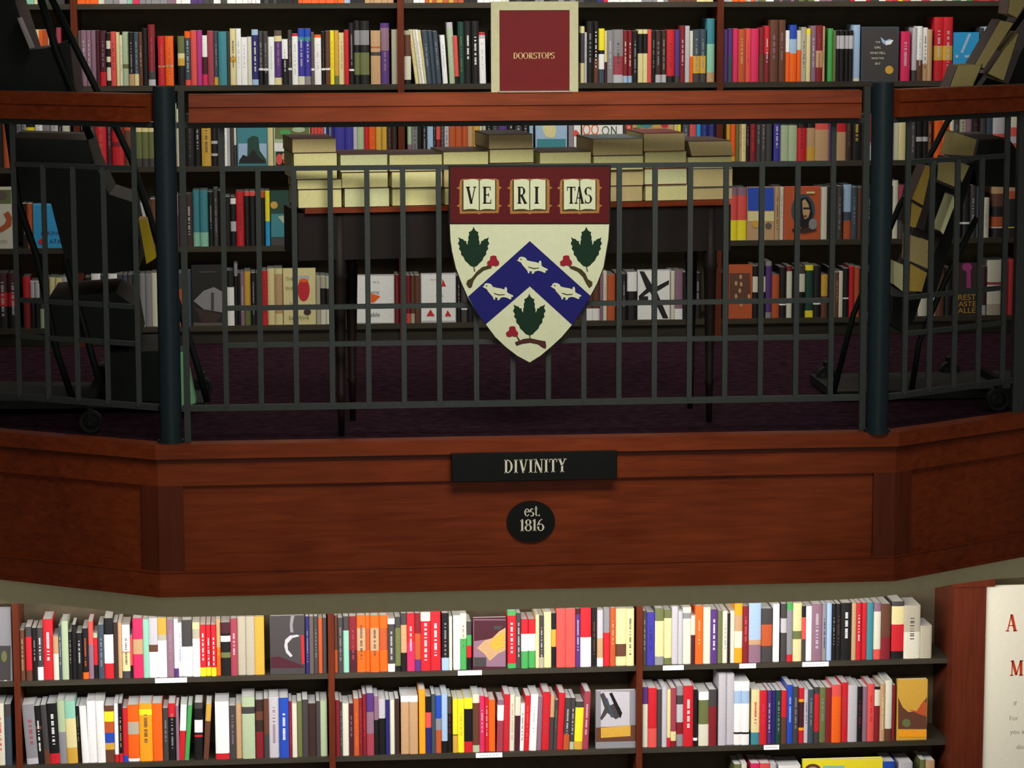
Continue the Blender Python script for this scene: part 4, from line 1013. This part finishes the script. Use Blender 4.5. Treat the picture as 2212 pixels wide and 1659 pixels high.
# books of the shelf above, of which only the feet show along the top edge: a long packed run
def run_of_books(name, label, xl, xr, spans, zs):
    rnd = random.Random(3)
    codes = sorted(set(c for s in spans for c in s[2]))
    bm = bmesh.new(); x = PY(xl, 5, YW + 0.01).x; xe = PY(xr, 5, YW + 0.01).x
    while x < xe:
        u = 1106 + F * (Vector((x, YW, 1.3)) - Vector(CAM)).dot(RT) / (Vector((x, YW, 1.3)) - Vector(CAM)).dot(fw)
        wd = 0.012 + rnd.random() * 0.022
        near = [q for q in UX if q - KX - wd - 0.001 < x < q + KX + 0.001]
        if near: x = near[0] + KX + 0.002; continue
        cs = 'KkWwA'
        for a_, b_, c_ in spans:
            if a_ <= u < b_: cs = c_
        c = rnd.choice(cs)
        if c not in codes: codes.append(c)
        y0 = YW + 0.006 + rnd.random() * 0.01
        box(bm, x, x + wd - 0.001, y0, y0 + 0.14, zs, zs + 0.19 + rnd.random() * 0.05, codes.index(c))
        x += wd
    o = obj(name, bm, [cm(c) for c in codes])
    return tag(o, label, 'books', kind='stuff')


run_of_books('packed_books', 'feet of packed coloured books on the topmost shelf at the upper edge', -10, 2215,
             [(20, 60, 'MkaK'), (60, 150, 'CKEk'), (163, 197, 'O'), (197, 222, 'w'), (222, 262, 'KaA'), (262, 300, 'PMd'), (300, 352, 'A'), (352, 395, 'wvW'), (395, 450, 'kVa'), (450, 500, 'BWk'), (500, 560, 'WKW'),
              (560, 636, 'kK'), (636, 732, 'O'), (732, 776, 'LTK'), (776, 838, 'T'), (838, 862, 'aA'), (872, 910, 'UWo'), (910, 1000, 'Toy'), (1000, 1060, 'WK'), (1250, 1300, 'wKb'), (1300, 1330, 'RW'), (1330, 1370, 'W'), (1370, 1380, 'Y'),
              (1380, 1440, 'AKW'), (1440, 1512, 'NCr'), (1512, 1550, 'CG'), (1560, 1640, 'aAOG'), (1640, 1800, 'gvkW'), (1800, 1900, 'WkR'), (1900, 2000, 'SWYP'), (2000, 2100, 'WGAw'), (2100, 2220, 'SRC')], SZ[0])

# small white labels clipped to the downstairs shelf edges
for x0, x1, y0, y1, zs, lb in ((335, 404, 1470, 1481, LZ[1], 'left bay, upper'), (989, 1041, 1452, 1464, LZ[1], 'middle bay, upper'), (1432, 1477, 1445, 1456, LZ[1], 'right bay, left end of upper'),
                               (1597, 1633, 1439, 1451, LZ[1], 'right bay, middle of upper'), (1733, 1790, 1434, 1447, LZ[1], 'right bay, right end of upper'), (1028, 1085, 1629, 1642, LZ[2], 'middle bay, lower'), (1650, 1683, 1613, 1625, LZ[2], 'right bay, lower')):
    a, b = PY(x0, (y0 + y1) / 2, YW - 0.002), PY(x1, (y0 + y1) / 2, YW - 0.002)
    bm = bmesh.new(); box(bm, a.x, b.x, YW - 0.0022, YW - 0.0002, zs - 0.0195, zs - 0.0005)
    bm2 = bmesh.new()
    o = empty('shelf_label', ((a.x + b.x) / 2, YW - 0.0022, zs - 0.0195), f'small white paper label on the shelf edge downstairs, {lb} shelf', 'label', 'white shelf labels')
    child('card', bm, mat('white_label_card', (250, 250, 250), 0.5, 0.02), o, o.location)
    n = 6; xx = a.x + (b.x - a.x) * 0.12; ww = (b.x - a.x) * 0.76 / n
    for i in range(n):
        box(bm2, xx + i * ww, xx + i * ww + ww * 0.7, YW - 0.0025, YW - 0.00221, zs - 0.012, zs - 0.0075)
    child('printed_line', bm2, mat('pale_grey_print', (196, 196, 200), 0.5, 0.02), o, o.location)

# ------------------------------------------------------------------ display table with the stacked books
TA, TBp = PZ(640, 446, 0.70), PZ(1583, 434, 0.70)
T0 = Vector((0.075, 0.077, 0)); TD = Vector((1.176, 0.138, 0)).normalized(); TN_ = Vector((-TD.y, TD.x, 0))


def on_table(x, y, off=0.0):
    o_ = T0 + TN_ * off
    return PV(x, y, (o_.x, o_.y), (TD.x, TD.y))


TZ = on_table(1100, 441).z
tb = empty('display_table', (T0.x, T0.y, 0), 'dark narrow wooden display table behind the shield, holding stacked books', 'table')
TL = (T0.x, T0.y, 0)
W0 = (on_table(637, 445) - T0).dot(TD); W1 = (on_table(1588, 430) - T0).dot(TD); DEPTH = 0.36


def tbox(bm, u0, u1, v0, v1, z0, z1):
    P8 = [T0 + TD * u + TN_ * v + EZ * z for z in (z0, z1) for v in (v0, v1) for u in (u0, u1)]
    v = [bm.verts.new(p_) for p_ in P8]
    for f in ((0, 1, 3, 2), (4, 5, 7, 6), (0, 1, 5, 4), (2, 3, 7, 6), (0, 2, 6, 4), (1, 3, 7, 5)):
        bm.faces.new([v[i] for i in f])


bm = bmesh.new(); tbox(bm, W0 + 0.03, W1 - 0.02, -0.004, DEPTH, TZ - 0.016, TZ - 0.0006); child('table_top', bm, CHERRY, tb, TL)
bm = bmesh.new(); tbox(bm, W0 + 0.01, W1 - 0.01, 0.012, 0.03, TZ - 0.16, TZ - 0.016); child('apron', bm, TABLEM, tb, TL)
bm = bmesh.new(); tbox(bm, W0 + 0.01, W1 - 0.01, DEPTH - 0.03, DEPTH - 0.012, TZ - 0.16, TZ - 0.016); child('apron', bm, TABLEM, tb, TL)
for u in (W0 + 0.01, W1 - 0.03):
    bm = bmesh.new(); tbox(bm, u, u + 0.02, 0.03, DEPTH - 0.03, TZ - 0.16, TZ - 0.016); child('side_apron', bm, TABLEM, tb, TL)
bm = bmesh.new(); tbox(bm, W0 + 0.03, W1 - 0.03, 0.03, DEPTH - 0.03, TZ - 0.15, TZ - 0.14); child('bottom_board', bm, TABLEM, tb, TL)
for X0, off in ((735, 0.03), (1533, 0.03), (760, DEPTH - 0.05), (1492, DEPTH - 0.05)):
    q = on_table(X0, 700, off); u = (q - T0).dot(TD)
    c = T0 + TD * u + TN_ * (off if off < 0.1 else DEPTH - 0.05)
    bm = bmesh.new()
    prof = [(TZ - 0.016, 0.021), (TZ - 0.2, 0.021), (TZ - 0.21, 0.024), (TZ - 0.22, 0.02), (TZ - 0.4, 0.016), (0.14, 0.012), (0.13, 0.016), (0.12, 0.012), (0.0, 0.009)]
    rings = [[bm.verts.new((c.x + r * math.cos(k * PI / 8), c.y + r * math.sin(k * PI / 8), z)) for k in range(16)] for z, r in prof]
    for r0, r1 in zip(rings, rings[1:]):
        for k in range(16): bm.faces.new((r0[k], r0[(k + 1) % 16], r1[(k + 1) % 16], r1[k]))
    bm.faces.new(rings[0]); bm.faces.new(rings[-1])
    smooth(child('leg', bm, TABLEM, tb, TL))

PG = {'c': mat('cream_book_pages', (218, 210, 152), 0.9, 0.06, 140), 't': mat('tan_book_pages', (196, 176, 128), 0.9, 0.06, 140), 'l': mat('pale_book_pages', (206, 206, 160), 0.9, 0.06, 140)}
CVM = mat('brown_softback_cover', (84, 56, 47), 0.5, 0.25, 25)
CVB = mat('blue_grey_softback_cover', (104, 118, 124), 0.45, 0.15, 25)
CVR = mat('red_softback_cover', (140, 50, 36), 0.45, 0.15, 25)
ZN = {0: 'bottom', 1: 'second', 2: 'third', 3: 'fourth', 4: 'fifth'}


def stack(where, levels):
    """levels bottom to top: x0, x1, ytop, page tone, cover[, shear]"""
    z = TZ
    for i, lv in enumerate(levels):
        x0, x1, yt, pg, cv_ = lv[:5]; shear = lv[5] if len(lv) > 5 else 0
        off = 0.004 * ((i * 7 + int(x0)) % 4)
        a = on_table(x0, yt, off); b = on_table(x1, yt, off); zt = on_table((x0 + x1) / 2, yt, off).z
        u0, u1 = (a - T0).dot(TD), (b - T0).dot(TD); v0 = off; v1 = off + 0.225
        if zt < z + 0.01: zt = z + 0.02
        top = i == len(levels) - 1
        lab = f"{'topmost' if top else ZN[i]} thick cream-edged book in {where}"
        o = empty('stacked_book', T0 + TD * ((u0 + u1) / 2) + TN_ * v0 + EZ * z, lab, 'book', 'thick books stacked on the display table')
        L_ = o.location.copy()
        t = 0.0016
        def sbox(bm, z0, z1, ua, ub, va, vb):
            sh0 = shear * (z0 - z) / (zt - z); sh1 = shear * (z1 - z) / (zt - z)
            P8 = [T0 + TD * (u + (sh0 if zz == z0 else sh1)) + TN_ * v + EZ * zz for zz in (z0, z1) for v in (va, vb) for u in (ua, ub)]
            vv = [bm.verts.new(p_) for p_ in P8]
            for f in ((0, 1, 3, 2), (4, 5, 7, 6), (0, 1, 5, 4), (2, 3, 7, 6), (0, 2, 6, 4), (1, 3, 7, 5)):
                bm.faces.new([vv[k] for k in f])
        bm = bmesh.new(); sbox(bm, z + t, zt - t, u0 + 0.001, u1 - 0.001, v0 + 0.001, v1 - 0.002); child('page_block', bm, PG[pg], o, L_)
        cvm = {'n': CVM, 'b': CVB, 'r': CVR}[cv_]
        bm = bmesh.new(); sbox(bm, zt - t, zt - 0.0002, u0, u1, v0, v1); child('front_cover', bm, cvm, o, L_)
        bm = bmesh.new(); sbox(bm, z + 0.0002, z + t, u0, u1, v0, v1); child('back_cover', bm, cvm, o, L_)
        bm = bmesh.new(); sbox(bm, z + t, zt - t, u0, u1, v1 - 0.002, v1); child('spine', bm, cvm, o, L_)
        z = zt


stack('the leftmost stack on the table', [(644, 738, 409, 'c', 'n'), (642, 738, 387, 'c', 'n'), (634, 728, 330, 'c', 'n'), (631, 726, 299, 't', 'n')])
stack('the second stack from the left on the table', [(744, 841, 406, 'l', 'n'), (738, 838, 372, 'c', 'n'), (735, 837, 333, 'l', 'n')])
stack('the third stack from the left on the table', [(847, 949, 405, 'c', 'n'), (846, 955, 370, 'c', 'n'), (841, 955, 333, 'c', 'n')])
stack('the stack at the left top corner of the shield', [(961, 1050, 405, 'c', 'n'), (959, 1052, 362, 't', 'n'), (958, 1055, 327, 'c', 'n')])
stack('the stack behind the middle of the shield top', [(1060, 1152, 405, 'c', 'n'), (1058, 1153, 352, 'c', 'b'), (1058, 1153, 322, 'c', 'n'), (1056, 1151, 290, 't', 'n')])
stack('the low stack left of the gap behind the shield', [(1168, 1276, 405, 't', 'n'), (1166, 1277, 370, 't', 'n'), (1166, 1277, 328, 'c', 'n')])
stack('the stack with a blue-grey cover on top', [(1286, 1388, 402, 't', 'n'), (1284, 1390, 367, 't', 'n'), (1282, 1390, 336, 'c', 'n'), (1281, 1389, 299, 't', 'b')])
stack('the second stack from the right on the table', [(1394, 1485, 398, 'c', 'n'), (1393, 1484, 364, 'l', 'r'), (1393, 1483, 326, 'c', 'n'), (1391, 1480, 287, 't', 'r')])
stack('the rightmost stack on the table', [(1494, 1582, 403, 't', 'n'), (1493, 1583, 364, 't', 'b'), (1486, 1581, 338, 'c', 'n'), (1494, 1586, 304, 't', 'n', -0.012)])

# ------------------------------------------------------------------ sloping wheeled book racks at both ends
def rack(label, Y, loc, plates, legs, beams, wheels, dep):
    o = empty('book_rack', loc, label, 'book rack')
    L_ = loc
    for pl in plates:
        bm = bmesh.new(); prism(bm, [PY(x, y, Y) for x, y in pl], (0, dep, 0)); child('tray', bm, RACKM, o, L_)
    for lg, r, yo in legs:
        bm = bmesh.new(); tube(bm, [PY(x, y, Y - 0.005 + yo) for x, y in lg], r, 8); smooth(child('frame_leg', bm, RACKM, o, L_))
    for p_, q_ in beams:
        bm = bmesh.new(); tube(bm, [p_, q_], 0.012, 8, True); child('base_bar', bm, RACKM, o, L_)
    for wx, wy, r in wheels:
        wm = empty_child = bpy.data.objects.new('wheel', None)
        bm = bmesh.new()
        ring = lambda rr, y_: [bm.verts.new((wx - L_[0] + rr * math.cos(k * PI / 12), wy - L_[1] + y_, r - L_[2] + rr * math.sin(k * PI / 12))) for k in range(24)]
        bpy.data.objects.remove(wm)
        rs = [ring(0.006, -0.012), ring(r * 0.62, -0.008), ring(r * 0.7, -0.013), ring(r * 0.95, -0.013), ring(r, -0.008), ring(r, 0.008), ring(r * 0.95, 0.013), ring(0.006, 0.012)]
        for r0, r1 in zip(rs, rs[1:]):
            for k in range(24): bm.faces.new((r0[k], r0[(k + 1) % 24], r1[(k + 1) % 24], r1[k]))
        bm.faces.new(rs[0]); bm.faces.new(rs[-1])
        wo = obj('wheel', bm, RUBBER, o)
        bm = bmesh.new(); tube(bm, [(wx - L_[0], wy - L_[1] - 0.017, r - L_[2]), (wx - L_[0], wy - L_[1] + 0.017, r - L_[2])], 0.007, 10)
        obj('hub', bm, IRON, wo)
        bm = bmesh.new()
        for s in (-1, 1):
            box(bm, wx - L_[0] - 0.008, wx - L_[0] + 0.008, wy - L_[1] + s * 0.019 - 0.002, wy - L_[1] + s * 0.019 + 0.002, r - L_[2] - 0.01, 2 * r + 0.012 - L_[2])
        box(bm, wx - L_[0] - 0.012, wx - L_[0] + 0.012, wy - L_[1] - 0.021, wy - L_[1] + 0.021, 2 * r + 0.010 - L_[2], 2 * r + 0.016 - L_[2])
        obj('caster_fork', bm, RACKM, o)
    return o


YLr = 0.62
lw = PZ(195, 940, 0.0) + Vector((0, 0.045, 0))
zb_ = 0.10
def rp(x, y, Y): return PY(x, y, Y)
fa, fb = PY(-60, 870, YLr), PY(452, 868, YLr)
rack('dark green sloping wheeled book rack standing behind the left railing', YLr, (lw.x, YLr, 0.0),
     [[(-70, -40), (24, -40), (34, 8), (66, 108), (100, 104), (150, 86), (163, 205), (-70, 218)],
      [(22, 298), (190, 303), (204, 352), (236, 420), (285, 436), (302, 520), (300, 580), (246, 590), (148, 590), (110, 440), (34, 432)],
      [(106, 642), (250, 632), (288, 660), (302, 735), (112, 737)],
      [(232, 762), (350, 758), (380, 866), (236, 868)],
      [(-70, 865), (440, 869), (446, 880), (-70, 884)]],
     [([(108, -10), (207, 190), (250, 273), (284, 345), (423, 776), (448, 868)], 0.011, 0.0), ([(86, -10), (122, 110), (160, 205), (196, 300)], 0.012, -0.005), ([(14, 250), (40, 440), (80, 555), (123, 762), (159, 868)], 0.011, 0.0),
      ([(140, 560), (202, 780), (226, 868)], 0.011, 0.0)],
     [(Vector((lw.x, lw.y, zb_)), Vector((lw.x, YLr + 0.01, zb_))), (Vector((lw.x, YLr + 0.3, zb_)), Vector((lw.x, YLr + 0.42, zb_)))],
     [(lw.x, lw.y, 0.036), (lw.x, YLr + 0.42, 0.036), (fb.x - 0.03, YLr + 0.3, 0.036)], 0.42)
# highlight on the top tray's steel edge is built below as a grey strip
YRr = 0.62
rw = PZ(2163, 893, 0.0) + Vector((0, 0.05, 0))
ga, gb = PY(1796, 848, YRr + 0.1), PY(2260, 850, YRr)
rack('dark sloping wheeled book rack standing behind the right railing', YRr, (rw.x, YRr, 0.0),
     [[(2132, 168), (2178, 182), (2206, 110), (2300, -40), (2330, -40), (2330, 212), (2098, 214)],
      [(2116, 302), (2180, 300), (2212, 345), (2330, 345), (2330, 410), (2110, 402), (2104, 350)],
      [(2020, 392), (2066, 412), (2036, 506), (1996, 498)],
      [(2090, 352), (2108, 352), (2020, 640), (1975, 640), (2040, 500)],
      [(1930, 640), (1990, 645), (1975, 690), (1950, 720), (1925, 700)],
      [(1800, 846), (2330, 836), (2330, 856), (1800, 864)]],
     [([(2240, -10), (2099, 186), (2046, 264), (2018, 319), (1943, 444), (1843, 680), (1800, 850)], 0.010, 0.0), ([(2110, 470), (2040, 610), (1985, 740), (1968, 850)], 0.010, 0.0)],
     [(Vector((rw.x, rw.y, zb_)), Vector((rw.x, YRr + 0.01, zb_)))],
     [(rw.x, rw.y, 0.038), (rw.x, YRr + 0.4, 0.036), (ga.x + 0.03, YRr + 0.33, 0.036)], 0.40)


def rackbook(pts, tone, cover, label, Y, side=0):
    o = empty('rack_book', PY(pts[0][0], pts[0][1], Y), label, 'book', 'books leaning on the sloping racks')
    L_ = o.location.copy()
    c = (sum(p_[0] for p_ in pts) / len(pts), sum(p_[1] for p_ in pts) / len(pts))
    ins = [(c[0] + (x - c[0]) * 0.94, c[1] + (y - c[1]) * 0.96) for x, y in pts]
    bm = bmesh.new(); prism(bm, [PY(x, y, Y) for x, y in ins], (0, 0.11, 0)); child('page_block', bm, tone, o, L_)
    # the cover board along the long side that faces outwards and its twin on the inner side
    n = len(pts); j = side
    for j in (side, side + 2):
        a, b = pts[j % n], pts[(j + 1) % n]
        ia, ib = ins[j % n], ins[(j + 1) % n]
        bm = bmesh.new(); prism(bm, [PY(*a, Y - 0.001), PY(*b, Y - 0.001), PY(*ib, Y - 0.001), PY(*ia, Y - 0.001)], (0, 0.114, 0)); child('cover', bm, cover, o, L_)
    return o


KP = mat('khaki_book_pages', (176, 160, 108), 0.9, 0.08, 120); KY = mat('yellowed_book_pages', (186, 156, 76), 0.9, 0.08, 120); KW = PG['l']
BK = cm('K'); TC = cm('T')
YB = YRr - 0.15
for pts, tn, cv_, lb, sd in (
    ([(2184, -30), (2240, -30), (2197, 40), (2176, 30)], KP, BK, 'khaki-edged book cut by the upper right corner, on the right rack', 1),
    ([(2162, 42), (2192, 48), (2124, 150), (2104, 140)], KP, BK, 'narrow khaki-edged book second from the top of the right rack', 1),
    ([(2068, 141), (2124, 137), (2098, 196), (2046, 198)], KP, BK, 'wide khaki-edged book touching the right handrail on the right rack', 1),
    ([(2203, 68), (2168, 176), (2132, 160), (2166, 110)], KP, BK, 'khaki-edged book right of the rack leg above the right handrail', 0),
    ([(2061, 284), (2112, 301), (2103, 338), (2047, 335)], KP, BK, 'broad khaki-edged book just under the right handrail', 0),
    ([(2026, 351), (2066, 350), (2066, 406), (2023, 388)], KP, BK, 'khaki-edged book below the broad one on the right rack', 1),
    ([(2076, 350), (2095, 358), (2077, 396), (2074, 380)], KP, BK, 'small sliver of a khaki-edged book right of a railing bar', 0),
    ([(1999, 357), (2013, 360), (1994, 446), (1968, 431)], KY, BK, 'long yellow-brown edged book on the left slope of the right rack', 1),
    ([(1969, 436), (1993, 450), (1978, 493), (1965, 490)], KY, BK, 'short yellow-brown edged book under the long one', 1),
    ([(2060, 420), (2064, 440), (2037, 508), (2030, 500)], KW, BK, 'slim white-edged book right of the yellow-brown ones', 0),
    ([(1968, 508), (2007, 521), (2007, 583), (1965, 565)], KP, TC, 'upper of the two khaki-edged books low on the right rack', 1),
    ([(1965, 568), (2004, 589), (1992, 631), (1963, 630)], KY, BK, 'lower of the two khaki-edged books low on the right rack', 1),
    ([(1930, 562), (1954, 572), (1954, 634), (1930, 615)], KW, BK, 'grey-white edged book beside the right post', 0)):
    rackbook(pts, tn, cv_, lb, YB if sd == 1 else YB + 0.0, sd)
YB = YLr - 0.15
rackbook([(299, 474), (316, 476), (336, 558), (316, 571)], mat('yellow_book_cover', (226, 196, 40), 0.5, 0.05), cm('y'), 'bright yellow book hanging on the left rack beside the left post', YB, 0)
rackbook([(384, 757), (400, 757), (424, 872), (386, 886)], mat('mint_green_book_cover', (112, 168, 128), 0.5, 0.05), cm('h'), 'mint green book on the lowest tray of the left rack', YB, 0)
rackbook([(36, 38), (41, 38), (70, 104), (65, 107)], cm('A'), cm('k'), 'thin steel-grey strip painting the highlight on the top tray edge of the left rack', YB, 0)  # painted highlight of the steel tray edge, not a book
